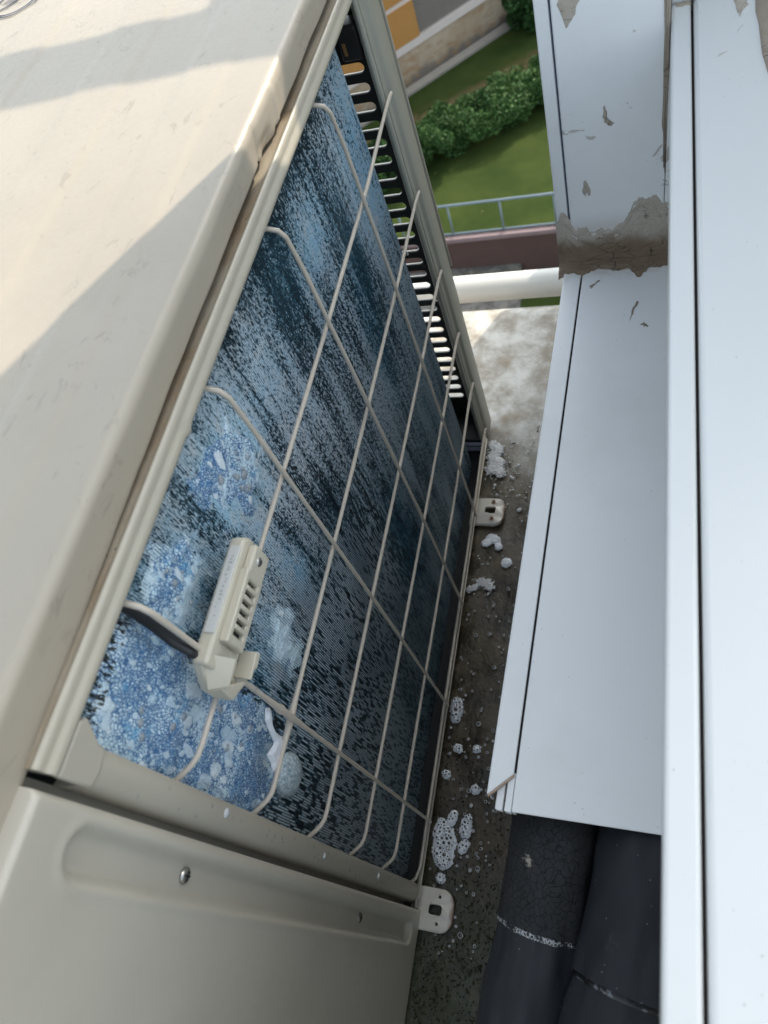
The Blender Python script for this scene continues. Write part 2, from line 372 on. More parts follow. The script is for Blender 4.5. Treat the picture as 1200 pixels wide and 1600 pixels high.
for k in range(14):
    if pm is None:
        m = MB(); m.tube([(0, 15.66, -11.96), (0, 15.66, -11.09)], .025, 8); pm = m.build('post', M['railm'], rl, True); pm.location.x = px - rl.location.x - 0.0
        p0 = pm
    else:
        q = p0.copy(); COL.objects.link(q); q.parent = rl; q.location = p0.location.copy(); q.location.x = p0.location.x + 1.31 * k

# neighbouring building
A0 = Vector((-7.3926, 22.7261, -12.0)); DV = Vector((.7201, .6939, 0)); NV = Vector((.6939, -.7201, 0))
nb = thing('neighbour_building', 'ground floor of a beige building with an orange panel and stained plinth', 'building', A0)
def wb(name, mt, a, b, z0, z1, t0, t1, parent=nb, bevel=0):
    m = MB(); P = lambda s, t, zz: tuple(A0 + DV*s + NV*t + Vector((0, 0, zz + 12.0)))
    m.hexa([P(a, t1, z0), P(b, t1, z0), P(b, t0, z0), P(a, t0, z0), P(a, t1, z1), P(b, t1, z1), P(b, t0, z1), P(a, t0, z1)]); return m.build(name, mt, parent, bevel=bevel)
n = NM('stained_plinth'); x, y, z = n.xyz()[0:3]
c = n.mix(n.ramp(n.noise(.8, 5, .6), .35, .65), (.34, .25, .16), (.46, .37, .27))
c = n.mix(n.math('MULTIPLY', n.ramp(n.math('ADD', z, n.math('MULTIPLY', n.noise(1.4, 5, .65), .9)), -11.15, -11.45), .85), c, (.13, .115, .10))
c = n.mix(n.math('MULTIPLY', n.ramp(n.noise(2.5, 4, .6, stretch=(1, 1, 3)), .5, .62), .6), c, (.30, .17, .08))
n.set(col=c, rough=.85); M['plinth'] = n.m
n = NM('orange_render'); c = n.mix(n.noise(6, 4), (.38, .18, .045), (.45, .225, .065)); c = n.mix(n.math('MULTIPLY', n.ramp(n.vor(3.8), .16, .08), .4), c, (.30, .15, .05)); n.set(col=c, rough=.8); M['orange'] = n.m
M['band'] = simple('pale_pink_band', (.60, .52, .48), .7, .08, 3)
M['slat'] = simple('taupe_slat', (.215, .19, .165), .7, .1, 3)
M['drain'] = simple('drain_concrete', (.30, .27, .23), .85, .2, 4)
wb('plinth', M['plinth'], -8, 30, -12.2, -10.99, -.5, -.02)
wb('sill_band', M['band'], -8, 30, -10.99, -10.77, -.5, .03)
wb('orange_panel', M['orange'], -3, .965, -10.80+.04, -9.75, -.45, .035)
wb('orange_panel', M['orange'], -3, .965, -9.62, -8.6, -.45, .033)
wb('pale_recess', M['band'], -3, .965, -9.75, -9.62, -.45, .0)
wb('backing_wall', M['slat'], .97, 30, -10.77, -3, -.6, -.2)
wb('backing_wall', M['orange'], -3, .97, -8.6, -3, -.6, .0)
sl0 = None
for k in range(38):
    zz = -10.74 + k * .085
    if sl0 is None: sl0 = wb('slat', M['slat'], .97, 16, zz, zz + .06, -.2, -.05)
    else:
        q = sl0.copy(); COL.objects.link(q); q.parent = nb; q.location = sl0.location.copy(); q.location.z += k * .085
kb = wb('kerb', M['drain'], -8, 30, -12.1, -11.93, .05, .42, None); struct(kb); kb.name = 'drain_kerb'
dk_ = wb('drain_channel', M['dark'], -8, 30, -12.1, -11.97, -.02, .05, None); struct(dk_)

# hedge and shrub (leaf faces through the crown's volume)
n = NM('hedge_leaves'); c = n.mix(n.attr('tone'), (.015, .052, .012), (.078, .160, .040)); n.set(col=c, rough=.6, spec=.25); M['leaf'] = n.m
M['twig'] = simple('twigs', (.05, .035, .02), .8)
def leafy(name, sampler, N, size, seed):
    r = np.random.default_rng(seed); C0, tone = sampler(r, N)
    N = len(C0); a = r.normal(size=(N, 3)); a /= np.linalg.norm(a, axis=1)[:, None]
    b = np.cross(a, r.normal(size=(N, 3))); b /= np.linalg.norm(b, axis=1)[:, None]
    s = size * r.uniform(.6, 1.3, N)[:, None]
    V = np.stack([C0 - a*s, C0 + b*s*.6, C0 + a*s, C0 - b*s*.6], 1).reshape(-1, 3)
    me = bpy.data.meshes.new(name); me.from_pydata(V.tolist(), [], [(4*i, 4*i+1, 4*i+2, 4*i+3) for i in range(N)])
    me.materials.append(M['leaf']); at = me.attributes.new('tone', 'FLOAT', 'POINT'); at.data.foreach_set('value', np.repeat(tone, 4).astype(np.float32))
    o = bpy.data.objects.new(name, me); COL.objects.link(o); return o
HA = np.array([-8.2, 17.6]); HB = np.array([-1.0, 22.4]); HD = (HB - HA) / np.linalg.norm(HB - HA); HL = np.linalg.norm(HB - HA); HN = np.array([-HD[1], HD[0]])
clumps = [(rng.uniform(-.3, HL), rng.uniform(-.72, .85), rng.uniform(.25, .85), rng.uniform(.24, .46)) for _ in range(170)]
def hs(r, N):
    P = []; T = []
    per = N // len(clumps)
    for (s, t, h, R) in clumps:
        d = r.normal(size=(per, 3)); d /= np.linalg.norm(d, axis=1)[:, None]; rad = R * r.uniform(.55, 1.05, per)[:, None]
        q = d * rad; q[:, 2] *= .8
        c = HA + HD*s + HN*t; P.append(q + np.array([c[0], c[1], -12.0 + h])); T.append(np.clip(r.uniform(.2, .8, per) + r.uniform(-.2, .3), 0, 1))
    P = np.concatenate(P); T = np.concatenate(T); k = P[:, 2] > -12.0; return P[k], T[k]
hg = thing('hedge', 'low dense green hedge running across the lawn below the unit', 'hedge', (-4.6, 20.0, -12.0))
o = leafy('foliage', hs, 130000, .038, 3); o.parent = hg; o.location = -Vector(hg.location)
m = MB()
for k in range(40):
    s = HL * k / 40; c = HA + HD*s; m.tube([(c[0], c[1], -12), (c[0] + rng.uniform(-.2, .2), c[1] + rng.uniform(-.2, .2), -11.5)], .02, 5)
m.build('stems', M['twig'], hg)
def bs(r, N):
    P = []; T = []
    for _ in range(14):
        c = np.array([-3.55, 25.35, -11.5]) + r.uniform(-.55, .55, 3) * np.array([1, 1, .8]); d = r.normal(size=(N//14, 3)); d /= np.linalg.norm(d, axis=1)[:, None]
        P.append(c + d*.4*r.uniform(.5, 1, (N//14, 1))); T.append(r.uniform(.0, .45, N//14))
    P = np.concatenate(P); T = np.concatenate(T); k = P[:, 2] > -12; return P[k], T[k]
sb = thing('shrub', 'small dark green shrub against the building plinth at the top', 'shrub', (-3.55, 25.35, -12))
o = leafy('foliage', bs, 7000, .07, 5); o.parent = sb; o.location = -Vector(sb.location)
m = MB(); m.tube([(-3.55, 25.35, -12), (-3.5, 25.3, -11.3)], .04, 6); m.build('stem', M['twig'], sb)

# ------------------------------------------------------------------ ledge, wall, off-frame building parts, added shade blocks
m = MB(); gx = np.linspace(-.75, .30, 106); gy = np.linspace(-1.6, .783, 240); X, Y = np.meshgrid(gx, gy, indexing='ij')
Z = (fbm(X*22, Y*22, 3, 5) - .5) * .005 + (fbm(X*130, Y*130, 9, 2) - .5) * .0016 - .004
Z = Z - sstep(.770, .783, Y) * .012
m.grid(X, Y, Z)
m.box(-.75, .30, -1.6, .7829, -.16, -.012); m.add([(-.75, .783, -.018), (.30, .783, -.018), (.30, .783, -.012), (-.75, .783, -.012)], [(0, 1, 2, 3)])
ledge = struct(m.build('ledge', M['ledge'], smooth=True, sharp=40))
n = NM('rendered_wall'); n.set(col=n.mix(n.noise(5, 5), (.60, .58, .53), (.70, .68, .64)), rough=.85); n.bump(n.noise(150, 4), .3, .001); M['wall'] = n.m
wl = thing('building_wall', 'pale rendered building wall with the open window behind the white trunking', 'wall', (.31, 0, -12))
m = MB(); m.box(.31, .55, -6, 1.0, -13.3, .515); m.build('lower_wall', M['wall'], wl)
m = MB(); m.box(.31, .82, .56, .80, .515, 1.30); m.build('shade_pier', M['wall'], wl)  # unseen upright, added only to keep the sun off the upper trunking
m = MB(); m.box(.55, 4.0, -6, 1.0, -.7, -.5); m.build('balcony_floor', M['wall'], wl)
# added unseen block shades the coil; the handrail throws the band across the cover
par = thing('coil_shade_block', 'unseen block added beyond the vertical trunking to shade the lower coil', 'coil_shade_block', (1.6, 1.1, 0))
m = MB(); m.box(.20, 3.0, 1.002, 1.18, -.3, 1.17); m.build('shade_block_body', M['wall'], par)
m = MB(); m.tube([(-.9, .888, 1.10), (.75, .888, 1.10)], .0285, 16); hr = m.build('upper_handrail', M['railm'], None, True)
tag(hr, 'round metal handrail bar crossing above the far end of the unit', 'handrail')

# white pipe just beyond the ledge
M['whitepipe'] = simple('white_pipe_paint', (.60, .60, .58), .35, .05, 12)
wp = thing('white_pipe', 'horizontal white painted pipe just beyond the far edge of the ledge', 'pipe', (0, .85, -.032))
m = MB(); m.tube([(-1.2, .85, -.027), (.5, .85, -.027)], .0225, 28); m.build('pipe_body', M['whitepipe'], wp, True, sharp=60)
for bx_ in (-.75, .42):
    m = MB(); m.box(bx_-.02, bx_+.02, .7835, .82, -.05, -.012); m.build('pipe_bracket', M['whitepipe'], wp, bevel=.002)

# ------------------------------------------------------------------ trunking
ang = math.radians(-1.9)
LX, LY = .1184, -.0154
hd = thing('horizontal_trunking', 'long white trunking above the wet ledge with a mitred lid lip and open near end', 'trunking', (.16, .2, .27))
def yx(y, x_at0): return x_at0 + (y + .0154) * math.tan(math.radians(1.9))
def skew(name, mt, xa, xb, y0a, y0b, y1, z0, z1, bevel=0):
    m = MB(); a = lambda x, y: yx(y, x)
    m.hexa([(a(xa, y0a), y0a, z0), (a(xb, y0b), y0b, z0), (a(xb, y1), y1, z0), (a(xa, y1), y1, z0), (a(xa, y0a), y0a, z1), (a(xb, y0b), y0b, z1), (a(xb, y1), y1, z1), (a(xa, y1), y1, z1)])
    return m.build(name, mt, hd, bevel=bevel, seg=3)
YE = .478
m = MB()
def duct_shell(m, x0, x1, y0, y1, z0, z1, t):
    a = yx
    for (xa, xb, za, zb) in ((x0, x1, z1-t, z1), (x0, x0+t, z1-.012, z1-t), (x1-t, x1, z1-.012, z1-t)):
        m.hexa([(a(y0, xa), y0, za), (a(y0, xb), y0, za), (a(y1, xb), y1, za), (a(y1, xa), y1, za), (a(y0, xa), y0, zb), (a(y0, xb), y0, zb), (a(y1, xb), y1, zb), (a(y1, xa), y1, zb)])
m1 = MB(); duct_shell(m1, .1352, .262, -.0245, YE, .262, .3400, .002); m1.build('duct_cover', M['pvc'], hd, bevel=.0009, seg=3)
# lid lip at the left: mitred near end
m = MB(); a = yx
t_ = .0016
for (za, zb) in ((.3385, .3402),):
    m.hexa([(a(-.0155, .1184), -.0155, za), (a(-.0005, .1337), -.0005, za), (a(YE, .1337), YE, za), (a(YE, .1184), YE, za),
            (a(-.0155, .1184), -.0155, zb), (a(-.0005, .1337), -.0005, zb), (a(YE, .1337), YE, zb), (a(YE, .1184), YE, zb)])
m.hexa([(a(-.0155, .1176), -.0155, .318), (a(-.0150, .1192), -.0150, .318), (a(YE, .1192), YE, .318), (a(YE, .1176), YE, .318),
        (a(-.0155, .1176), -.0155, .3400), (a(-.0150, .1192), -.0150, .3400), (a(YE, .1192), YE, .3400), (a(YE, .1176), YE, .3400)])
m.build('lid_lip', M['pvc'], hd, bevel=.0007, seg=3)
m = MB(); m.hexa([(a(-.017, .1184), -.0172, .3365), (a(-.002, .1337), -.0022, .3365), (a(0, .1337), -.0006, .3365), (a(-.015, .1184), -.0157, .3365),
                  (a(-.017, .1184), -.0172, .3396), (a(-.002, .1337), -.0022, .3396), (a(0, .1337), -.0006, .3396), (a(-.015, .1184), -.0157, .3396)]); m.build('cut_edge', M['pvc_edge'], hd)
skew('base_channel', M['pvc'], .1235, .1285, -.0235, -.0240, .45, .3290, .3355, .0006)
skew('base_channel', M['pvc'], .1300, .1346, -.0242, -.0246, .45, .3290, .3372, .0006)
skew('seam_backing', M['dark'], .1325, .1362, .0005, .0005, .45, .3300, .3376)

vd = thing('vertical_trunking', 'upright white trunking at the far end meeting the horizontal run with brown putty', 'trunking', (.18, .5, .34))
m = MB(); m.box(.1420, .2222, .481, .545, -.02, 2.4); m.build('duct_cover', M['pvc'], vd, bevel=.0012, seg=3)
m = MB(); m.box(.2226, .2420, .481, .544, -.02, .5150); m.build('duct_cover_edge', M['pvc'], vd)
m = MB(); m.box(.1300, .1403, .4825, .540, -.02, 2.4); m.build('lid_lip', M['pvc'], vd, bevel=.001, seg=3)
m = MB(); m.box(.1380, .1425, .487, .54, -.02, 2.4); m.build('groove_backing', simple('blue_grey_groove', (.10, .13, .20), .6), vd)

ud = thing('upper_trunking', 'nearest white trunking along the right edge of the view with a dark seam', 'trunking', (.26, .2, .5))
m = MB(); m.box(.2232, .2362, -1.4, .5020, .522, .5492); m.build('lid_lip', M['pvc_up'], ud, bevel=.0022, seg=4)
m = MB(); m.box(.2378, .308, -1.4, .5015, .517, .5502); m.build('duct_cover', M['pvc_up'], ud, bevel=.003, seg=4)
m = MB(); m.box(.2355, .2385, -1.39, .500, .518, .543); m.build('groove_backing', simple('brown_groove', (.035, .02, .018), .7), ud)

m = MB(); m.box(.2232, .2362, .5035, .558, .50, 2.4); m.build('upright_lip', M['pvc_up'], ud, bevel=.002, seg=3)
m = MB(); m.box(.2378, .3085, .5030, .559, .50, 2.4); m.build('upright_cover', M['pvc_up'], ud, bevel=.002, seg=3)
# putty: a sheet that follows the inner corner, thickness dying out at a ragged edge
def putty():
    m = MB(); xs = np.linspace(.1285, .2410, 130); ss = np.linspace(0, 1, 90)
    V = []; pale = []
    X, S = np.meshgrid(xs, ss, indexing='ij')
    jag = (fbm(xs*120, xs*0, 4, 4) - .5)
    y_lo = .4640 + (fbm(xs*55, xs*0, 4, 5)-.5)*.016 + (vnoise(xs*900, xs*0, 8)-.5)*.0014 - .016*np.exp(-((xs-.201)/.0055)**2) - .006*np.exp(-((xs-.148)/.010)**2)
    z_hi = .3800 + (fbm(xs*80, xs*0+5, 14, 5)-.5)*.014 + (vnoise(xs*700, xs*0, 28)-.5)*.003 + .030*sstep(.175, .206, xs)*sstep(.222, .213, xs) + .022*sstep(.212, .224, xs) + .014*np.exp(-((xs-.136)/.006)**2)
    Lh = .481 - y_lo; Lv = z_hi - .340; Ltot = Lh + Lv
    d = S * Ltot[:, None]; r = .013
    Yp = np.where(d < Lh[:, None], y_lo[:, None] + d, .481); Zp = np.where(d < Lh[:, None], .340, .340 + d - Lh[:, None])
    # round the inner corner
    dc = d - Lh[:, None]; k = np.clip(1 - np.abs(dc)/r, 0, 1); fil = (k*k) * .0052
    edge = np.minimum(S, 1-S) * 2; rag = fbm(X*260, S*14, 21, 4)
    th = np.where(dc < 0, .0034, .0017) * sstep(0.0, .22, edge + (rag-.5)*.16) - .0008 + (fbm(X*180, S*22, 31, 4)-.5)*.0016
    nrm_y = np.where(dc < -r, 0, np.where(dc > r, -1, -(.5 + .5*dc/r))); nrm_z = np.where(dc < -r, 1, np.where(dc > r, 0, .5 - .5*dc/r))
    Yp = Yp + nrm_y*(th+fil); Zp = Zp + nrm_z*(th+fil)
    holes = (fbm(X*160, S*9+40, 61, 3) > .73)
    th2 = np.where(holes & (S > .75), -.0015, 0); Yp = Yp - th2
    Xp = X.copy(); left = X < .1345
    Zp = np.where(left & (dc < 0), Zp - (.1345-X)*.25, Zp)
    m.grid(Xp, Yp, Zp)
    pale = sstep(.014, .034, dc + (fbm(X*90, S*10, 77, 3)-.5)*.016)
    o = m.build('joint_putty', M['putty'], None, True, attrs={'pale': pale})
    tag(o, 'brown putty smeared in the corner where the two white trunkings meet', 'putty')
putty()
def smear(name, label, pts, th, pale, plane, seed):
    # small ragged putty patch: polygon fan thickened; plane: ('z',h) top-facing or ('y',v) facing the camera
    r = random.Random(seed); m = MB(); P = []
    for i in range(len(pts)):
        p, q = pts[i], pts[(i+1) % len(pts)]
        for k in range(4):
            t = k/4; P.append((p[0]*(1-t)+q[0]*t + r.uniform(-1, 1)*.0006, p[1]*(1-t)+q[1]*t + r.uniform(-1, 1)*.0010))
    cx = sum(p[0] for p in P)/len(P); cy = sum(p[1] for p in P)/len(P); n_ = len(P)
    def W3(p, h): return (p[0], p[1], plane[1]+h) if plane[0] == 'z' else (p[0], plane[1]-h, p[1])
    V = [W3(p, -.0004) for p in P] + [W3((cx+(p[0]-cx)*.86, cy+(p[1]-cy)*.86), th*r.uniform(.7, 1.2)) for p in P] + [W3((cx+(p[0]-cx)*.4, cy+(p[1]-cy)*.4), th*r.uniform(.8, 1.3)) for p in P] + [W3((cx, cy), th)]
    F = []
    for i in range(n_):
        j = (i+1) % n_; F += [(i, j, n_+j, n_+i), (n_+i, n_+j, 2*n_+j, 2*n_+i), (2*n_+i, 2*n_+j, 3*n_)]
    m.add(V, F); o = m.build(name, M['putty'], None, True, attrs={'pale': [pale]*len(V)}); tag(o, label, 'putty', 'dried putty patches on the trunking'); return o
smear('putty_strip', 'narrow brown putty strip running up between vertical trunking and the nearest trunking', [(.2185, .57), (.2190, .47), (.2205, .435), (.2218, .425), (.2226, .43), (.2226, .60), (.2200, .60)], .0014, .45, ('y', .481), 1)
smear('putty_patch', 'brown putty band along the outer right edge of the nearest trunking', [(.276, .49), (.2775, .42), (.282, .38), (.2835, .395), (.2850, .48), (.290, .497)], .0010, .35, ('z', .5504), 2)
smear('putty_patch', 'forked putty smear at the far end of the nearest trunking', [(.2630, .4925), (.2655, .4730), (.2660, .4660), (.2672, .4740), (.2725, .4800), (.2710, .4850), (.2740, .4950)], .0005, .8, ('z', .5504), 3)
smear('putty_patch', 'small putty smear across the far tip of the nearest trunking lip', [(.2255, .5015), (.2258, .4970), (.2355, .4955), (.2360, .5015)], .0006, .5, ('z', .5493), 4)
smear('putty_patch', 'lone putty flake in the middle of the upright trunking', [(.1757, .4945), (.1772, .4895), (.1745, .486), (.178, .481), (.1835, .4768), (.181, .4758), (.176, .479), (.1738, .486)], .0005, .7, ('y', .481), 5)
smear('putty_patch', 'thin pale putty curl left of centre on the upright trunking', [(.1555, .427), (.158, .430), (.1605, .424), (.162, .415), (.160, .412), (.1585, .417), (.1565, .412), (.1545, .418)], .0004, .9, ('y', .481), 6)
smear('putty_patch', 'pale putty flake at the top left corner of the upright trunking', [(.146, .575), (.152, .556), (.157, .562), (.160, .57), (.166, .578), (.155, .59)], .0004, .9, ('y', .481), 7)
smear('putty_patch', 'short slanted brown smear just below the putty joint', [(.1580, .446), (.1640, .4525), (.1690, .4555), (.1648, .4500), (.1600, .4440)], .0004, .45, ('z', .3401), 8)
smear('putty_patch', 'sharp brown streak lower on the horizontal trunking', [(.1950, .398), (.1985, .4120), (.2030, .4235), (.2010, .4245), (.1975, .4150)], .0004, .35, ('z', .3401), 9)
smear('putty_patch', 'tiny brown fleck right of the sharp streak', [(.2040, .3960), (.2085, .3925), (.2120, .3925), (.2070, .3980)], .0004, .35, ('z', .3401), 10)
smear('putty_patch', 'small brown fleck on the left lip of the horizontal trunking', [(.1243, .280), (.1262, .279), (.1258, .287), (.1240, .286)], .0004, .55, ('z', .3403), 11)

# ------------------------------------------------------------------ outdoor unit
unit = thing('air_conditioner_outdoor_unit', 'cream air conditioner outdoor unit with a wire grille over foam covered fins', 'air conditioner', (-.17, .2, 0))
ZT = .638
# top cover: cross-section swept along y, with ribs and a dent in the skirt
def top_cover():
    prof = []
    xs = np.linspace(-.352, -.0172, 168)
    def rib(x):
        h = 0
        for c, w in ((-.262, .0175), (-.150, .0175), (-.062, .012)): h += .0011*(sstep(c-w-.009, c-w, x) - sstep(c+w, c+w+.009, x))
        return h
    for x in xs: prof.append((x, ZT + float(rib(x)), x))
    R = .0062; cx, cz = -.0157, ZT - R
    for k in range(1, 10):
        t = math.pi/2 * k/9; prof.append((cx + R*math.sin(t), cz + R*math.cos(t), cx))
    x_s = cx + R
    for z in np.linspace(cz - .0012, .6165, 10): prof.append((x_s, z, x_s))
    prof.append((x_s - .0012, .6150, x_s)); prof.append((x_s - .006, .6150, x_s))
    P = np.array([(p[0], p[1]) for p in prof])
    ys = np.concatenate([np.linspace(-.33, .22, 90), np.linspace(.2225, .36, 90), np.linspace(.3625, .585, 50)])
    X = np.repeat(P[:, 0][:, None], len(ys), 1); Z = np.repeat(P[:, 1][:, None], len(ys), 1); Y = np.repeat(ys[None, :], len(P), 0)
    endf = sstep(.585, .56, Y)     # ribs fade at the far end
    Z = np.where(X < -.0165, ZT + (Z-ZT)*endf, Z)
    # slow unevenness of pressed sheet
    Z = Z + (fbm(X*9, Y*7, 5, 3)-.5)*.0020*sstep(-.012, -.03, X) + (fbm(X*30, Y*14, 8, 2)-.5)*.0006*(X < -.02)
    skirt = sstep(-.016, -.0105, X) * sstep(.640, .628, Z)
    lowz = np.interp(ys, [-.33, -.10, -.078, .0376, .11, .195, .35, .6], [.6072, .6072, .6095, .6137, .6160, .6172, .6172, .6172])[None, :]
    Z = np.where(Z < .631, .631 - (.631-Z)*(.631-lowz)/(.631-.615), Z)
    # small pressed notch and dent in the skirt
    dent = np.exp(-((Y-.297)/.012)**2) * sstep(.628, .617, Z)
    X = X - skirt*dent*.0042
    ridge = np.exp(-((Y-.3225 - (Z-.62)*.6)/.0028)**2) - np.exp(-((Y-.2815-(Z-.62)*.5)/.0026)**2)*1.1
    X = X + skirt*ridge*.0011 + skirt*(fbm(Y*22, Z*0, 3, 3)-.5)*.0016
    low = sstep(.0035, .0008, Z-lowz)*skirt
    Z = Z + low*(-.0024)*(sstep(.283, .286, Y) - sstep(.312, .316, Y))
    m = MB(); m.grid(X, Y, Z, flip=False)
    # far end skirt
    m.box(-.352, -.0125, .583, .5855, .612, ZT-.002)
    o = m.build('top_cover', M['top'], unit, True, sharp=60)
    return o
tc = top_cover()
# printed no-stepping mark: thin ribbons just above the sheet
M['ink'] = simple('grey_blue_print', (.03, .035, .06), .6)
def ribbon(m, pts, w, z, closed=False):
    P = [Vector((p[0], p[1], 0)) for p in pts]; n_ = len(P); V = []
    for i in range(n_):
        a_ = P[(i-1) % n_] if (closed or i > 0) else P[i]; b_ = P[(i+1) % n_] if (closed or i < n_-1) else P[i]
        t = (b_-a_).normalized(); q = Vector((-t.y, t.x, 0)) * w/2; V += [(P[i]-q), (P[i]+q)]
    V = [(v.x, v.y, z) for v in V]; F = [(2*i, 2*i+2, 2*i+3, 2*i+1) for i in range(n_-1)]
    if closed: F.append((2*n_-2, 0, 1, 2*n_-1))
    m.add(V, F)
m = MB(); ez = ZT + .0008
ec = (-.3180, .5420)
hexp = [(-.360, .5120), (-.3100, .5115), (-.2920, .5250), (-.2905, .5720), (-.345, .585)]
ribbon(m, hexp, .0015, ez)
ribbon(m, [(ec[0] + .0225*math.cos(a_), ec[1] - .003 + .0245*math.sin(a_)) for a_ in np.linspace(0, 2*math.pi, 41)[:-1]], .0022, ez, True)
ribbon(m, [(ec[0]-.0165, ec[1]-.019), (ec[0]+.0165, ec[1]+.014)], .0020, ez)
for q in ([(-.331, .528), (-.323, .5275), (-.318, .534), (-.311, .532), (-.305, .537)], [(-.320, .533), (-.317, .540), (-.312, .541)], [(-.325, .5275), (-.322, .535), (-.318, .537)]): ribbon(m, q, .0006, ez)
for k in range(7): ribbon(m, [(-.334+k*.0022, .536), (-.331+k*.0022, .549)], .0008, ez)
m.build('no_stepping_mark', M['ink'], tc)

# rim: groove floor, ridge and rolled front, swept along y
def rim():
    prof = [(-.030, .6110, 0), (-.016, .6122, 1), (-.0125, .6128, 1), (-.0085, .6132, 1), (-.0062, .6138, .9), (-.0050, .6148, .45), (-.0040, .6158, .05), (-.0032, .6162, 0), (-.0022, .6158, 0), (-.0015, .6145, 0), (-.0012, .6128, 0),
            (-.0015, .6112, 0), (-.0010, .6098, 0), (-.0001, .6086, 0), (.0005, .6068, 0), (.0004, .6050, 0), (-.0004, .6036, 0), (-.0030, .6030, 0)]
    P = np.array([(p[0], p[1]) for p in prof]); gr = np.array([p[2] for p in prof])
    ys = np.linspace(-.0768, .498, 230)
    X = np.repeat(P[:, 0][:, None], len(ys), 1); Z = np.repeat(P[:, 1][:, None], len(ys), 1); Y = np.repeat(ys[None, :], len(P), 0)
    Z = Z + (fbm(Y*5, Y*0, 3, 2)-.5)*.0014; X = X + (fbm(Y*7, Y*0+3, 6, 3)-.5)*.0012
    Z = Z - .0022*np.exp(-((Y-.0905)/.0025)**2)*(Z < .609)
    m = MB(); m.grid(X, Y, Z)
    e0 = [tuple(p) for p in zip(X[:, 0], Y[:, 0], Z[:, 0])]; m.add(e0, [tuple(range(len(e0)))[::-1]])
    g = list(np.repeat(gr[:, None], len(ys), 1).ravel()) + [0]*len(e0)
    return m.build('upper_rim', M['rim'], unit, True, sharp=70, attrs={'groove': g})
rim()
# near frame member with corner gusset, bottom pan edge
m = MB(); m.prism([(-.0770, .6020), (-.0545, .6020), (-.0515, .5975), (-.0590, .5850), (-.0600, .5790), (-.0700, .5775), (-.0770, .5800)], 0, -.0060, -.0012); m.build('corner_gusset', M['cream'], unit, bevel=.0016, seg=3)
m = MB(); m.prism([(-.0600, -.0085), (-.0600, -.0040), (-.0625, -.0022), (-.0680, -.0018), (-.0735, -.0024), (-.0768, -.0050), (-.0785, -.010), (-.0785, -.018)], 2, .012, .5845)
# prism axis 2 expects (x,y): swap
m.v = [(v[1], v[0], v[2]) for v in m.v]; m.f = [f[::-1] for f in m.f]
m.build('near_frame_strip', M['cream'], unit, smooth=True, sharp=60, bevel=.0006)
m = MB(); m.box(-.030, -.0185, -.0885, -.0783, .006, .607); m.build('shadow_gap_plate', simple('frame_return', (.30, .28, .24), .5), unit)
m = MB(); m.prism([(-.0110, .0), (-.0095, .006), (-.0035, .0195), (-.0030, .0212), (-.0012, .0212), (-.0010, .0195), (-.0075, .006), (-.0090, .0)], 1, -.082, .510)
m.build('base_pan_edge', M['cream'], unit, bevel=.0008)
m = MB(); m.box(-.34, -.0092, -.325, .540, .0010, .0030); m.build('base_pan', M['dark'], unit)

# service panel with pressed channel
def service_panel():
    ys = np.linspace(-.33, -.0832, 140); zs = np.linspace(.004, .6092, 230); Y, Z = np.meshgrid(ys, zs, indexing='ij')
    hw = .0088; zc = np.clip(Z, .045, .5720); yc = -.1010 - .0035*(1 - (Z-.04)/.53)
    d = np.sqrt((Y-yc)**2 + ((Z-zc)*.9)**2) - hw
    dz = sstep(.0028, -.0028, d)
    X = .0008 - .0065*dz + .0007*np.exp(-((d-.0042)/.0022)**2)
    X = X + (fbm(Y*8, Z*6, 8, 3)-.5)*.0020
    r = .0032; e = np.clip((Y - (-.0832-r))/r, 0, 1); X = X - (1-np.sqrt(1-np.clip(e, 0, 1)**2*.999))*r
    e2 = np.clip((.008 - Z)/.005, 0, 1); X = X - e2*e2*.003
    zt = np.linspace(0, 1, 9)[1:]; Xa = X[:, -1:] ; Za = Z[:, -1:]
    a_ = zt[None, :]*math.pi/2; X = np.concatenate([X, Xa - .003*(1-np.cos(a_)), np.repeat(Xa*0 - .0094, 1, 1)], 1); Z = np.concatenate([Z, Za + .003*np.sin(a_), Za + .003], 1); Y = np.concatenate([Y, np.repeat(Y[:, -1:], 9, 1)], 1)
    m = MB(); m.grid(X, Y, Z)
    m.box(-.022, X[-1, :200].min()-.0002, -.0842, -.0833, .004, .6110)
    m.box(-.02, -.006, -.33, -.085, .0, .0038)
    return m.build('service_panel', M['panel'], unit, True, sharp=60)
sp_ = service_panel()
def screw(parent, x, y, z, r=.0042, axis='x'):
    m = MB(); m.dome((x, y, z), r, r*.45, 18, 4, nrm='x')
    o = m.build('screw', M['screw'], parent, True)
    c = MB(); c.box(x+r*.36, x+r*.475, y-r*.55, y+r*.55, z-r*.11, z+r*.11); c.box(x+r*.361, x+r*.47, y-r*.11, y+r*.11, z-r*.55, z+r*.55); c.build('cross_recess', M['dark'], o)
    return o
screw(sp_, -.0052, -.1003, .4795); screw(sp_, -.0052, -.1020, .1850)
m = MB(); m.box(-.345, -.012, -.329, -.327, .012, .61); m.build('near_side', M['panel'], unit)
m = MB(); m.box(-.346, -.342, -.327, .543, .012, .61); m.build('front_side', M['cream'], unit)

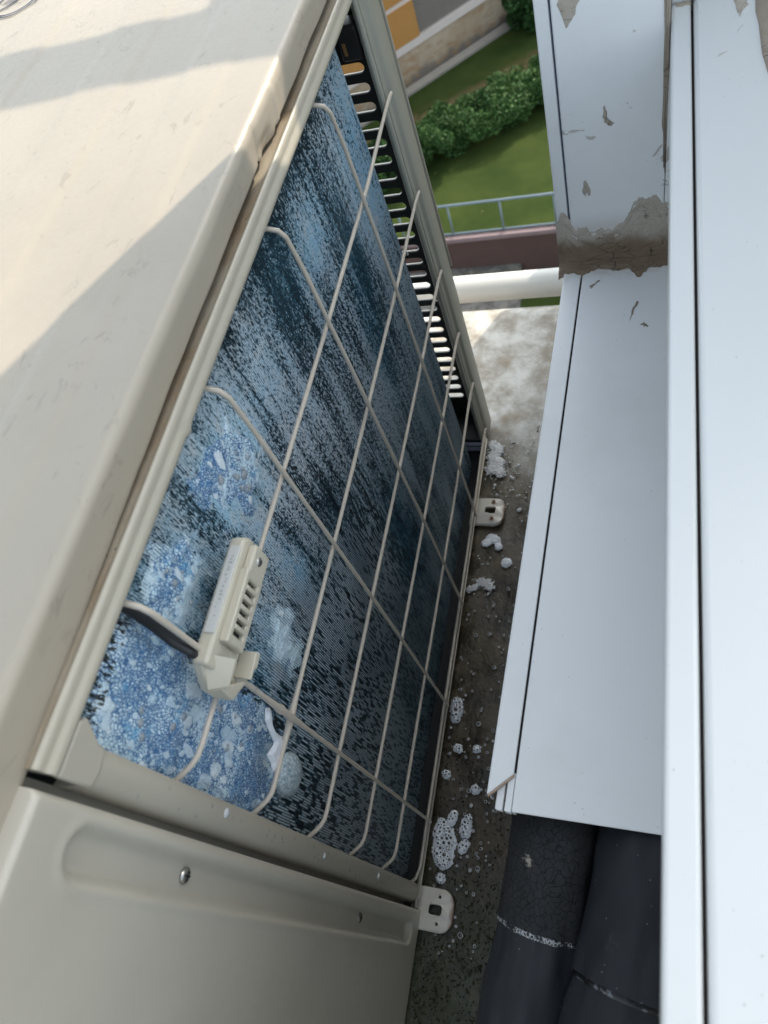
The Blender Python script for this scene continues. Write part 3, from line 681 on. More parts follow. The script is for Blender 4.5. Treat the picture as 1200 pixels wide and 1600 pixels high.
# far side panel with slots (real holes), inside coloured near-black for its shade, pale outside
def slotted(y0, y1, mt, grow, name):
    m = MB(); pitch = .0182; nS = 26; xa, xb = -.112, -.0285
    zs = [.0695 + pitch*k for k in range(nS)] + [.5710]
    zs = [z for z in zs if not (.528 < z < .566)]
    hh = .0050 - grow
    lo, hi = .0015, .604
    # strips between slots and beyond their ends
    prev = lo
    for z in zs + [None]:
        b = hi if z is None else z - hh
        m.box(xa - .001, xb + .001, y0, y1, prev, b)
        prev = None if z is None else z + hh
    m.box(-.342, xa - .001, y0, y1, lo, hi)
    m.box(xb + .001, -.004, y0, y1, lo, hi)
    # rounded slot ends
    for z in zs:
        for s, xe in ((1, xb - grow), (-1, xa + grow)):
            cxx = xe - s*hh; n_ = 6; xo = xe + s*(.001+grow)
            arc = [(cxx + s*hh*math.sin(t), z + hh*math.cos(t)) for t in np.linspace(0, math.pi/2, n_)]
            for sg in (1, -1):
                poly = [(p[0], z + sg*(p[1]-z)) for p in arc] + [(xo, z), (xo, z + sg*(hh+.0001))]
                cc = (xo, z+sg*(hh+.0001))
                for k in range(n_-1):
                    tri = [poly[k], poly[k+1], cc]; m.prism(tri, 1, y0, y1)
                m.prism([poly[n_-1], (xo, z), cc], 1, y0, y1)
    o = m.build(name, mt, unit); return o
slotted(.5430, .5440, M['black_int'], 0, 'slotted_inner_shade_layer')
slotted(.5442, .5462, M['slot_lip'], .0005, 'slotted_side_panel')
m = MB(); m.prism([(-.0385, .5405), (-.0195, .5405), (-.0185, .566), (-.0200, .5690), (-.0375, .5695)], 1, .524, .5428)
brk = m.build('dark_bracket', simple('dark_bracket_metal', (.045, .045, .047), .35, .2, 60), unit, bevel=.0022, seg=3)
m = MB(); m.prism([(-.0345, .5460), (-.0315, .5460), (-.0315, .5565), (-.0345, .5565)], 1, .5230, .5237); m.build('bracket_slot', simple('orange_seen_slot', (.40, .22, .08), .5), brk, bevel=.001)
# black block with two pale bars low in the corner gap
m = MB(); m.box(-.050, -.004, .496, .5425, .003, .030); bl_ = m.build('lower_corner_block', M['dark_rubber'], unit, bevel=.001)
for zz in (.036, .047):
    m = MB(); m.box(-.034, -.006, .4945, .4962, zz-.030, zz-.0235); m.build('pale_bar', simple('pale_blue_bar', (.45, .46, .58), .4), bl_)
# corner post: folded section
def post():
    sec = [(-.0062, .4962), (-.0040, .4950), (-.0022, .4956), (-.0015, .4980), (-.0028, .5000), (-.0075, .5006), (-.0080, .5072), (-.0042, .5080), (-.0036, .5150), (-.0008, .5172), (.0000, .5200), (.0002, .5425), (-.0010, .5468), (-.0038, .5476), (-.0038, .5440), (-.0045, .5425), (-.0060, .5120), (-.0110, .5100), (-.0090, .5012)]
    m = MB(); m.prism(sec, 2, .010, .6155); o = m.build('corner_post', simple('grey_cream_post', (.33, .325, .275), .38, .08, 60), unit, bevel=.0004, seg=2); return o
post()
m = MB(); m.box(-.0085, -.0066, .5008, .5078, .012, .612); m.build('gap_shade_strip', M['dark'], unit)  # near-black strip painting the shade inside the post's folded gap
m = MB(); m.box(-.0100, .0012, .5473, .5495, .29, .6155); m.build('post_flange', M['cream'], unit, bevel=.0008)

# ---- heat exchanger surface and fins
Lmass = [(-0.054, 0.575), (-0.023, 0.585), (0.0, 0.582), (0.010, 0.535), (0.008, 0.477), (0.010, 0.405), (-0.012, 0.372), (-0.038, 0.370), (-0.062, 0.385), (-0.066, 0.471), (-0.066, 0.535), (-0.066, 0.572)]
def blob(Y, Z, y, z, ry, rz): return np.exp(-(((Y-y)/ry)**2 + ((Z-z)/rz)**2))
def fields(Y, Z):
    D = .60 + (fbm(Y*9, Z*3.2, 40, 4)-.5)*.9
    for (y, z, ry, rz, a_) in [(.311,.336,.022,.07,.45),(.294,.23,.02,.07,.3),(.348,.438,.022,.05,.25),(.424,.432,.02,.05,.35),(.36,.12,.02,.06,.35),(.313,.53,.03,.03,.45),(.46,.53,.03,.04,.40),(.462,.47,.02,.05,.15),
            (.116,.526,.035,.045,.25),(.187,.524,.03,.03,.25),(.048,.413,.02,.035,.7),(.106,.415,.015,.03,.5),(.028,.541,.02,.022,.6),(.155,.30,.02,.05,.35),(.09,.33,.02,.05,.35),(.02,.30,.02,.05,.3),(.40,.25,.03,.10,.12),(.465,.16,.012,.12,.30),
            (.373,.464,.014,.05,-.7),(.349,.382,.012,.05,-.6),(.256,.546,.02,.04,-.55),(.170,.388,.018,.05,-.5),(.239,.192,.03,.08,-.5),(-.037,.105,.02,.05,-.3),(.028,.05,.06,.04,-.15),(-.012,.298,.02,.03,-.25),(.06,.21,.02,.05,-.25),(.20,.06,.2,.03,-.15),(.12,.45,.012,.04,-.4),(.075,.54,.014,.03,-.3),(.012,.455,.016,.03,-.35),(.0,.385,.02,.02,-.3)]:
        D = D + a_*blob(Y, Z, y, z, ry, rz)
    D = D - .9*sstep(.575, .600, Z) - .3*sstep(.56, .58, Z)*sstep(.1, .2, Y) - .15*sstep(.06, .0, Z)
    B = .30 + .0*Y
    for (y, z, ry, rz, a_) in [(.116,.526,.035,.04,1.0),(.46,.50,.05,.08,.75),(.318,.53,.04,.035,.55),(.028,.541,.022,.022,.9),(.106,.42,.016,.03,.7),(.048,.42,.02,.025,.35),(.18,.53,.05,.04,.35),(0,.5,.06,.09,.7),(.40,.50,.05,.05,.3)]:
        B = B + a_*blob(Y, Z, y, z, ry, rz)
    B = B + (fbm(Y*12, Z*6, 55, 3)-.5)*.4
    T = .15 + (fbm(Y*7, Z*3, 60, 3)-.45)*.7
    for (y, z, ry, rz, a_) in [(.373,.464,.02,.06,.9),(.349,.38,.02,.06,.8),(.256,.546,.03,.04,.6),(.239,.192,.04,.09,.7),(.17,.388,.025,.05,.4),(.40,.2,.08,.15,.5),(-.01,.08,.05,.06,.4)]:
        T = T + a_*blob(Y, Z, y, z, ry, rz)
    C_ = sstep(.47, .30, Z + .35*(Y-.1))*sstep(.36, .12, Y)
    T = T + .25*sstep(.28, .44, Y)*sstep(.52, .40, Z)
    return np.clip(D, 0, .98), np.clip(B, 0, 1), np.clip(T, 0, 1), np.clip(C_, 0, 1)
PIT = .0018; S0 = -.074; SFL = .462; RA = .055
def path(s, off=0.0):
    # s measured in metres from y=S0; flat until y=SFL then an arc turning towards -x
    y = S0 + s; fl = y < SFL; t = np.clip((y-SFL)/RA, 0, 1.45)
    Xc = np.where(fl, -.0205 + off, -.0205 - RA + (RA+off)*np.cos(t)); Yc = np.where(fl, y, SFL + (RA+off)*np.sin(t)); return Xc, Yc
SM = (SFL - S0) + RA*1.4
he = None
def coil():
    ss = np.arange(0, SM, .0027); zs = np.linspace(.004, .604, 240); S_, Z = np.meshgrid(ss, zs, indexing='ij')
    off = (fbm(S_*25, Z*12, 70, 3)-.5)*.0008 + .0016*blob(S0+S_, Z, .116, .526, .03, .035)
    X, Y = path(S_, off); D, B, T, C_ = fields(S0+S_, Z)
    m = MB(); m.grid(X, Y, Z)
    return m.build('heat_exchanger', M['coil'], unit, True, attrs=dict(u=S_/PIT, v=Z, dens=D, blue=B, teal=T, coarse=C_, fin=np.zeros_like(Z)))
he = coil()
def fins():
    nF = int(SM/PIT); zs = np.linspace(.004, .604, 70); nz_ = len(zs)
    Vs = []; Fs = []; U = []; Vv = []; SS = []
    for i in range(nF):
        s = np.array([i*PIT]); h = .00022; b = len(Vs)*0
        wob = (fbm(zs*30, zs*0 + i*.35, 90, 2)-.5)*.0005
        for (ds, off) in ((-h, -.0006), (-h*.8, .0005), (h*.8, .0005), (h, -.0006)):
            X, Y = path(s[0] + ds + wob, off)
            Vs.append(np.stack([X*np.ones(nz_), Y*np.ones(nz_), zs], 1)); U.append(np.full(nz_, i + .5*0 + .02)); Vv.append(zs); SS.append(np.full(nz_, s[0]))
        base = i*4*nz_
        for c in range(3):
            a_ = base + c*nz_; k = np.arange(nz_-1)
            Fs.append(np.stack([a_+k, a_+nz_+k, a_+nz_+k+1, a_+k+1], 1))
    V = np.concatenate(Vs); F = np.concatenate(Fs); U = np.concatenate(U); Vv = np.concatenate(Vv); SS = np.concatenate(SS)
    D, B, T, C_ = fields(S0+SS, Vv)
    me = bpy.data.meshes.new('fins'); me.vertices.add(len(V)); me.vertices.foreach_set('co', V.ravel())
    me.loops.add(F.size); me.loops.foreach_set('vertex_index', F.ravel()); me.polygons.add(len(F)); me.polygons.foreach_set('loop_start', np.arange(0, F.size, 4)); me.polygons.foreach_set('loop_total', np.full(len(F), 4))
    me.update(calc_edges=True); me.validate(); me.materials.append(M['coil'])
    for k, a_ in dict(u=U, v=Vv, dens=D, blue=B, teal=T, coarse=C_, fin=np.ones_like(Vv)).items():
        at = me.attributes.new(k, 'FLOAT', 'POINT'); at.data.foreach_set('value', a_.astype(np.float32))
    o = bpy.data.objects.new('fins', me); COL.objects.link(o); o.parent = he; o.location = (0, 0, 0); o['kind'] = 'stuff'; return o
fins()
m = MB(); m.box(-.075, -.030, -.074, .425, .016, .600); m.build('coil_core', M['dark'], unit)

# ---- wire grille: vertical wires over horizontal wires
def wobr(n_, seed, r, amp=.07): 
    return [r*(1 + amp*(2*float(vnoise(i*.37+seed*9, 0, seed))-1)) for i in range(n_)]
RW = .00158
def wire(pts, seed, r=RW, rr=None):
    P = []; 
    for i in range(len(pts)-1):
        a_, b_ = Vector(pts[i]), Vector(pts[i+1]); L = (b_-a_).length; k = max(1, int(L/.006))
        P += [a_.lerp(b_, j/k) for j in range(k)]
    P.append(Vector(pts[-1])); m = MB(); R_ = wobr(len(P), seed, r)
    if rr:
        for i, p in enumerate(P): R_[i] += rr(p)
    m.tube(P, R_, 12); return m.build('grille_wire', M['wire'], unit, True, sharp=80)
SP = .095
HZ = [(5.35-j)*SP for j in range(6)]; VY = [i*SP*1.3228 for i in range(4)]
kinky = [-.0590]*6
for j, z in enumerate(HZ):
    dz = -.0012
    near = [(-.0125, -.0605, z-.0035), (-.0085, -.0560, z-.0030), (-.0030, -.0500, z-.0012), (-.0006, -.0455, z), (-.0002, -.040, z)]
    if j == 5: near = [(-.0100, -.0620, z-.006), (-.004, -.056, z-.004), (0, -.046, z), (.0002, -.040, z)]
    up_ = [.0095, .006, .0022, .0022, .0070, .022][j] if j < 5 else .006
    far = [(.0000, .40, z+up_*.15), (-.0002, .460, z+up_*.6), (.0002, .4955, z+up_*.9), (.0012, .5085, z+up_)]
    bump = (lambda p: .0011*math.exp(-((p.y+.0)/.010)**2)) if j == 1 else None
    wire(near + [(.0001*math.sin(j), .1, z+.0003), (0, .25, z-.0003)] + far, j+1, rr=bump)
for i, y in enumerate(VY):
    zt = .6045
    k_ = -.010*i/3
    pts = [(-.0160, y+k_+.0010, .6035), (-.0125, y+k_, .5985), (-.0050, y+k_*.8, .5968), (.0005, y+k_*.6, .5935), (.0028, y+k_*.4, .587), (.0031, y+k_*.15, .560), (.0031, y, .45), (.0032, y+.0004, .25), (.0030, y, .08), (.0028, y, .036), (.0022, y, .0275)]
    bump = (lambda p: .0007*math.exp(-((p.z-.440)/.020)**2) + .0009*math.exp(-((p.z-.437)/.0035)**2) + .0010*math.exp(-((p.z-.4215)/.0035)**2) + .0006*math.exp(-((p.z-.409)/.006)**2)) if i == 0 else None
    wire(pts, i+20, rr=bump)
m = MB(); m.tube([(.0006, -.075, .0225), (.0008, .2, .0223), (.0006, .503, .0225)], .0009, 8); m.build('lower_edge_wire', M['wire'], unit, True)

# ---- mounting feet
def foot(y, seed):
    n_ = 10; hy = .0195; L = .0335; x0 = -.010
    out = [(x0, y-hy)] + [(L-.013 + .013*math.cos(t), y - hy + .013 + .013*math.sin(t)) for t in np.linspace(-math.pi/2, 0, n_)] + [(L-.013 + .013*math.cos(t), y + hy - .013 + .013*math.sin(t)) for t in np.linspace(0, math.pi/2, n_)] + [(x0, y+hy)]
    # slot outline
    sx0, sx1, sh = .0080, .0235, .0056; c = .0035
    slot = [(sx0+c+c*math.cos(t), y-sh+c+c*math.sin(t)) for t in np.linspace(math.pi, 1.5*math.pi, 4)] + [(sx1-c+c*math.cos(t), y-sh+c+c*math.sin(t)) for t in np.linspace(1.5*math.pi, 2*math.pi, 4)] + [(sx1-c+c*math.cos(t), y+sh-c+c*math.sin(t)) for t in np.linspace(0, .5*math.pi, 4)] + [(sx0+c+c*math.cos(t), y+sh-c+c*math.sin(t)) for t in np.linspace(.5*math.pi, math.pi, 4)]
    me_ = bpy.data.curves.new('tmp', 'CURVE'); me_.dimensions = '2D'; me_.fill_mode = 'BOTH'; me_.extrude = .0011; me_.bevel_depth = .0009; me_.bevel_resolution = 3
    def spl(P):
        s = me_.splines.new('POLY'); s.points.add(len(P)-1); s.use_cyclic_u = True
        for q, p in zip(s.points, P): q.co = (p[0], p[1], 0, 1)
    spl(out); spl(slot)
    for sy in (-1, 1): spl([(.0190 + .0025*math.cos(t), y + sy*.0125 + .0025*math.sin(t)) for t in np.linspace(0, 2*math.pi, 13)[:-1]])
    tmp = bpy.data.objects.new('tmp', me_); COL.objects.link(tmp)
    dg = bpy.context.evaluated_depsgraph_get(); me = bpy.data.meshes.new_from_object(tmp.evaluated_get(dg)); bpy.data.objects.remove(tmp)
    me.name = 'mounting_foot'; me.materials.clear(); me.materials.append(M['foot'])
    for v in me.vertices:
        v.co.z += .0062
        # raised middle, edges rolled downwards
        v.co.z += .0016*math.exp(-((v.co.y-y)/.012)**2) - .0030*max(0, (v.co.x-.027)/.0065)**2 - .0020*max(0, (abs(v.co.y-y)-.0150)/.0045)**2
    o = bpy.data.objects.new('mounting_foot', me); COL.objects.link(o); o.parent = unit; o.location = -Vector(unit.location)
    me.polygons.foreach_set('use_smooth', [True]*len(me.polygons)); me.set_sharp_from_angle(angle=math.radians(50))
    # outer lip wall
    m = MB(); w = [(p[0], p[1]) for p in out]
    V = [(p[0]+.0005*0, p[1], .0050) for p in w] + [(p[0], p[1], .0000) for p in w]; k = len(w)
    m.add(V, [(i, i+1, k+i+1, k+i) for i in range(k-1)]); m.build('foot_lip', M['foot'], o if False else unit, True)
    return o
n = paint('foot_paint', (.56, .53, .47), .3, .15); ox, oy, oz = n.xyz()[0:3]; bi = n.b.inputs['Base Color'].links[0].from_socket
rustf = n.math('MULTIPLY', n.ramp(n.math('SUBTRACT', ox, n.math('MULTIPLY', n.noise(120, 3), .008)), .0255, .030), .75)
n.set(col=n.mix(rustf, bi, (.20, .09, .045))); M['foot'] = n.m
foot(-.0805, 1); foot(.3965, 2)
M['rust'] = simple('rust_ring', (.32, .15, .04), .7, .3, 300)
for sy in (-1, 1):
    m = MB(); y0 = .3965 + sy*.0125; pts = [(.0190+.0024*math.cos(t), y0+.0024*math.sin(t), .0093) for t in np.linspace(0, 2*math.pi, 17)]
    m.tube(pts, .0006, 6, cap=False); m.build('rust_ring', M['rust'], unit, True)

# ------------------------------------------------------------------ sensor clipped to the grille
sn = thing('sensor_holder', 'small cream plastic sensor holder with six vent slots clipped on the grille wires', 'sensor holder', (.004, .03, .508))
def rbox(name, mt, x0, x1, poly, parent, bevel=.001, seg=3):
    m = MB(); m.prism(poly, 0, x0, x1); return m.build(name, mt, parent, bevel=bevel, seg=seg)
body = rbox('body', M['plastic'], .0005, .0100, [(-.006, .5130), (.056, .5130), (.0635, .5175), (.0665, .5260), (.0665, .5380), (.0630, .5425), (-.008, .5425), (-.008, .520)], sn, .0022, 4)
# raised cover: rim pieces around the slots and bars between them
ys_s = [.0135 + .0056*k for k in range(6)]; sw = .0015; z0, z1 = .5195, .5375; za, zb = .5235, .5345
m = MB(); m.box(.0098, .0150, .0065, ys_s[0]-sw, z0, z1); m.build('cover_end', M['plastic'], sn, bevel=.0016, seg=3); m = MB()
m.box(.0098, .0150, ys_s[-1]+sw, .0630, z0, z1-.0005); cov = m.build('cover', M['plastic'], sn, bevel=.0016, seg=3)
m = MB(); m.box(.0098, .0152, .0064, .0480, zb, z1+.0008); m.build('cover_rail', M['plastic'], sn, bevel=.0010, seg=3)
m = MB(); m.box(.0098, .0149, .0064, .0480, z0-.0004, za); m.build('cover_rail', M['plastic'], sn, bevel=.0010, seg=3)
for k in range(5):
    ya = ys_s[k]+sw; yb = ys_s[k+1]-sw; m = MB(); m.box(.0098, .0154, ya, yb, za-.0005, zb+.0005); m.build('vent_bar', M['plastic'], sn, bevel=.0007)
m = MB(); m.box(.0099, .0122, .0105, .0440, za+.0002, zb-.0002); m.build('vent_back', M['dark'], sn)
m = MB(); m.box(.0030, .0092, .0085, .0585, .5423, .5434); lb = m.build('label_strip', simple('pale_strip', (.56, .55, .52), .4, .04), sn, bevel=.0003)
m = MB()
rr_ = random.Random(3)
yy = .0150
while yy < .052:
    for k in range(rr_.randint(1, 2)): m.box(.0048+rr_.uniform(0, .0018), .0056+rr_.uniform(.0, .0018), yy, yy+rr_.uniform(.0004, .0011), .54341, .54350)
    yy += rr_.uniform(.0016, .003)
m.build('faded_print', simple('faded_grey_print', (.38, .38, .37), .6), lb)
def screw2(parent, x, y, z, r): 
    o = screw(parent, x, y, z, r)
screw2(sn, .0150, .0555, .5300, .0027)
# clip at the near end: base block and two wings closing round the wires
rbox('clip_base', M['plastic'], .0002, .0062, [(-.0165, .5260), (-.0080, .5400), (.0060, .5420), (.0060, .5060), (-.0050, .5030), (-.0165, .5120)], sn, .0012)
m = MB(); m.hexa([(.0060, -.0170, .5275), (.0150, -.0130, .5235), (.0165, -.0010, .5270), (.0060, -.0030, .5405), (.0060, -.0162, .5290), (.0160, -.0120, .5250), (.0175, .0005, .5290), (.0060, -.0020, .5425)]); m.build('clip_wing', M['plastic'], sn, bevel=.0006)
m = MB(); m.hexa([(.0055, -.0165, .5110), (.0120, -.0165, .5110), (.0120, -.0050, .5030), (.0055, -.0050, .5030), (.0055, -.0178, .5285), (.0120, -.0145, .5250), (.0130, -.0040, .5060), (.0055, -.0045, .5060)]); m.build('clip_front', M['plastic'], sn, bevel=.0006)
m = MB(); m.hexa([(.0060, -.0030, .5050), (.0165, -.0030, .5050), (.0165, .0120, .5060), (.0060, .0120, .5060), (.0060, -.0030, .5072), (.0165, -.0030, .5072), (.0165, .0120, .5082), (.0060, .0120, .5082)]); m.build('clip_wing', M['plastic'], sn, bevel=.0006)
m = MB(); m.box(.0065, .0160, .0035, .0130, .5020, .5052); m.build('clip_tab', M['plastic'], sn, bevel=.0010)
m = MB(); m.tube([(-.014, -.0, .603), (-.0125, .0020, .585), (-.0105, .0020, .565), (-.0060, -.0010, .552), (.0000, -.0030, .545), (.003, -.004, .540)], [.0022, .0028, .0031, .0029, .0024, .0020], 14); m.build('black_lead', M['dark_rubber'], sn, True)

# ------------------------------------------------------------------ thick foam on the fins
def pt_in(Y, Z, poly):
    c = np.zeros(Y.shape, bool); n_ = len(poly)
    for i in range(n_):
        y1, z1_ = poly[i]; y2, z2 = poly[(i+1) % n_]
        cond = ((z1_ > Z) != (z2 > Z)) & (Y < (y2-y1)*(Z-z1_)/(z2-z1_+1e-12)+y1); c ^= cond
    return c
def pdist(Y, Z, poly):
    D = np.full(Y.shape, 9.0); n_ = len(poly)
    for i in range(n_):
        a_ = np.array(poly[i]); b_ = np.array(poly[(i+1) % n_]); ab = b_-a_; L2 = ab@ab
        t = np.clip(((Y-a_[0])*ab[0] + (Z-a_[1])*ab[1])/L2, 0, 1); D = np.minimum(D, np.hypot(Y-a_[0]-t*ab[0], Z-a_[1]-t*ab[1]))
    return np.where(pt_in(Y, Z, poly), D, -D)
def foam_mass(name, label, poly, step, H, ncell, seed, dyev, soft=.012, xb=-.0196, group='patches of blue coil cleaner foam', edgez=False):
    poly = np.array(poly); y0, z0 = poly.min(0) - .008; y1, z1_ = poly.max(0) + .008
    Y, Z = np.meshgrid(np.arange(y0, y1, step), np.arange(z0, z1_, step), indexing='ij'); r = np.random.default_rng(seed)
    d = pdist(Y, Z, [tuple(p) for p in poly]) + (fbm(Y*95, Z*60, seed, 5)-.5)*(.016 if edgez else .034)
    nb = max(6, ncell//9); cy = r.uniform(y0, y1, nb); cz = r.uniform(z0, z1_, nb); rad = np.clip(r.lognormal(-6.35, .50, nb), .0008, .0046)
    wy = Y + (fbm(Y*260, Z*200, seed+3, 3)-.5)*.0030; wz = Z + (fbm(Y*260, Z*200, seed+8, 3)-.5)*.0040
    big_ = np.full(Y.shape, -1.0); tone = np.zeros(Y.shape); bub = np.zeros(Y.shape)
    for k in range(nb):
        el = r.uniform(.35, .7); a_ = r.uniform(-.3, .3); dy = wy-cy[k]; dz = wz-cz[k]
        dd = np.hypot(dy*math.cos(a_)+dz*math.sin(a_), (dz*math.cos(a_)-dy*math.sin(a_))*el)/rad[k]; q = 1 - dd
        tn = r.uniform(0, 1); tone = np.where(q > np.maximum(big_, 0), tn, tone); big_ = np.maximum(big_, q)
        bub = np.maximum(bub, rad[k]*np.sqrt(np.clip(1-dd**2, 0, None)))
    m_ = sstep(-.001, soft, d)
    h = m_*H*(.45 + .6*fbm(Y*38, Z*30, seed+5, 3)) + m_*bub*.10 + m_*(fbm(Y*420, Z*420, seed+7, 2)-.5)*.0004 - (1-m_)*.0006
    keep_v = d > -.0040; keep = keep_v[:-1, :-1] & keep_v[1:, 1:] & keep_v[1:, :-1] & keep_v[:-1, 1:]
    m = MB(); m.grid(xb + h, Y, Z, keep=keep)
    dye = np.clip(dyev + (fbm(Y*45, Z*45, seed+9, 3)-.5)*1.4, .0, 1); ed = sstep(-.004, .014, d + (fbm(Y*90, Z*60, seed+2, 3)-.5)*.010)
    if edgez: ed = ed * sstep(.592, .555, Z + (fbm(Y*90, Z*60, seed+12, 3)-.5)*.02)
    if not edgez: ed = np.maximum(ed, .62)
    o = m.build(name, M['bluefoam'], None, True, attrs=dict(big=big_, tone=tone, dye=dye, ed=ed))
    tag(o, label, 'foam', group, 'stuff'); return o
foam_mass('foam_mass', 'large blue and white bubbly foam patch in the near lower corner of the grille', Lmass, .00062, .0030, 1500, 11, .62, edgez=True)
foam_mass('foam_patch', 'blue bubbly foam patch behind the grille midway along the top edge', [(.090, .560), (.112, .566), (.137, .556), (.148, .530), (.138, .503), (.112, .492), (.095, .500), (.086, .530)], .00065, .0014, 420, 12, .70, .016)
foam_mass('foam_patch', 'pale blue foam patch beside the sensor holder near the black lead', [(.014, .566), (.034, .572), (.052, .556), (.048, .533), (.030, .520), (.014, .530), (.008, .548)], .00065, .0018, 260, 13, .35, .014)
foam_mass('foam_patch', 'white foam splash on the fins right of the sensor holder', [(.052, .440), (.064, .432), (.068, .412), (.058, .385), (.044, .375), (.036, .395), (.042, .420)], .0007, .0022, 90, 14, -.1, .016)
# blob pushed out past the wires and the white film strung between wires
m = MB()
uu, vv = np.meshgrid(np.linspace(0, 2*np.pi, 60), np.linspace(0, np.pi/2, 26), indexing='ij')
rb = 1 + (fbm(2+np.cos(uu)*1.2, 2+np.sin(uu)*1.2+vv*2, 5, 3)-.5)*.14
m.grid(-.0195 + .0085*np.sin(vv)*rb, -.0250 + .0150*np.cos(vv)*np.cos(uu)*rb, .358 + .0190*np.cos(vv)*np.sin(uu)*rb, flip=True)
o = m.build('foam_blob', M['film'], None, True); tag(o, 'rounded translucent foam blob at the right tip of the big blue patch', 'foam', None, 'stuff')
FILM = [(-0.0011, 0.4394), (-0.0081, 0.433), (-0.0122, 0.4233), (-0.0122, 0.4139), (-0.0097, 0.4091), (-0.0194, 0.4072), (-0.0292, 0.4062), (-0.0346, 0.4089), (-0.033, 0.414), (-0.0291, 0.4195), (-0.0261, 0.4264), (-0.0214, 0.4234), (-0.0169, 0.4213), (-0.0146, 0.4278), (-0.0117, 0.4346), (-0.0085, 0.4415), (-0.0026, 0.4443)]
fp = np.array(FILM); Yf, Zf = np.meshgrid(np.arange(fp[:, 0].min()-.002, fp[:, 0].max()+.002, .0004), np.arange(fp[:, 1].min()-.002, fp[:, 1].max()+.002, .0004), indexing='ij')
df = pdist(Yf, Zf, FILM); kv = df > -.0008; kp = kv[:-1, :-1] & kv[1:, 1:] & kv[1:, :-1] & kv[:-1, 1:]
m = MB(); m.grid(-.0030 + .0022*sstep(-.0008, .0022, df) + (fbm(Yf*300, Zf*300, 4, 3)-.5)*.0006, Yf, Zf, keep=kp)
o = m.build('foam_film', M['foam'], None, True); o.modifiers.new('solid', 'SOLIDIFY').thickness = .0008
tag(o, 'white stretched foam film hanging from the lower near wire crossing', 'foam', None, 'stuff')

n = NM('clear_bubble'); n.set(col=(.55, .60, .63), rough=.06, trans=.55, ior=1.2, coat=.6, coatr=.04); M['cbub'] = n.m
m = MB(); r_ = random.Random(31)
for (cy_, cz_, ry_, rz_, k_) in [(.116, .520, .017, .024, 22), (-.01, .45, .03, .05, 16), (-.03, .53, .02, .03, 8), (.03, .545, .012, .015, 6)]:
    for _ in range(k_):
        s_ = r_.choice([.0008, .0012, .0016, .0022, .0028]); m.dome((-.0184, cy_ + r_.gauss(0, .5)*ry_, cz_ + r_.gauss(0, .5)*rz_), s_, s_*.75, 16, 5, nrm='x')
o = m.build('clear_bubbles', M['cbub'], None, True); tag(o, 'clear soap bubbles standing in the blue foam behind the grille', 'bubbles', None, 'stuff')
# drops of water and foam clinging to wires and frame
m = MB(); r_ = random.Random(12)
for _ in range(46):
    if r_.random() < .6:
        j = r_.choice([0, 1, 1, 2, 2, 3, 3, 4, 4, 5]); y = r_.uniform(-.03, .48); c = (.0004 + .0008, y, HZ[j]-.0014)
    else:
        i = r_.choice(range(4)); c = (.0042, VY[i], r_.uniform(.06, .5))
    s = r_.uniform(.0007, .0016); m.dome(c, s*1.1, s*1.0, 10, 4, nrm='x')
for _ in range(38):
    z = r_.uniform(.06, .56); s = r_.uniform(.0006, .0017); m.dome((-.0022, r_.uniform(-.0735, -.0635), z), s, s*.55, 10, 3, nrm='x')
for _ in range(30):
    z = r_.uniform(.06, .35); s = r_.uniform(.0004, .0008); m.dome((.0009, r_.uniform(-.17, -.125), z*.6), s, s*.5, 8, 2, nrm='x')
o = m.build('water_droplets', M['drop'], None, True); tag(o, 'clear water droplets clinging to the grille wires and near frame strip', 'water droplets', None, 'stuff')
m = MB()
for (x, y, z, s) in [(.003, -.066, .46, .003), (.0005, -.068, .30, .0026), (.001, -.0675, .163, .0032)]:
    m.dome((-.0022, y, z), s, s*.5, 14, 4, nrm='x')
o = m.build('foam_dabs', M['foam_thin'], None, True); tag(o, 'three small foam dabs on the near vertical frame strip', 'foam', None, 'stuff')

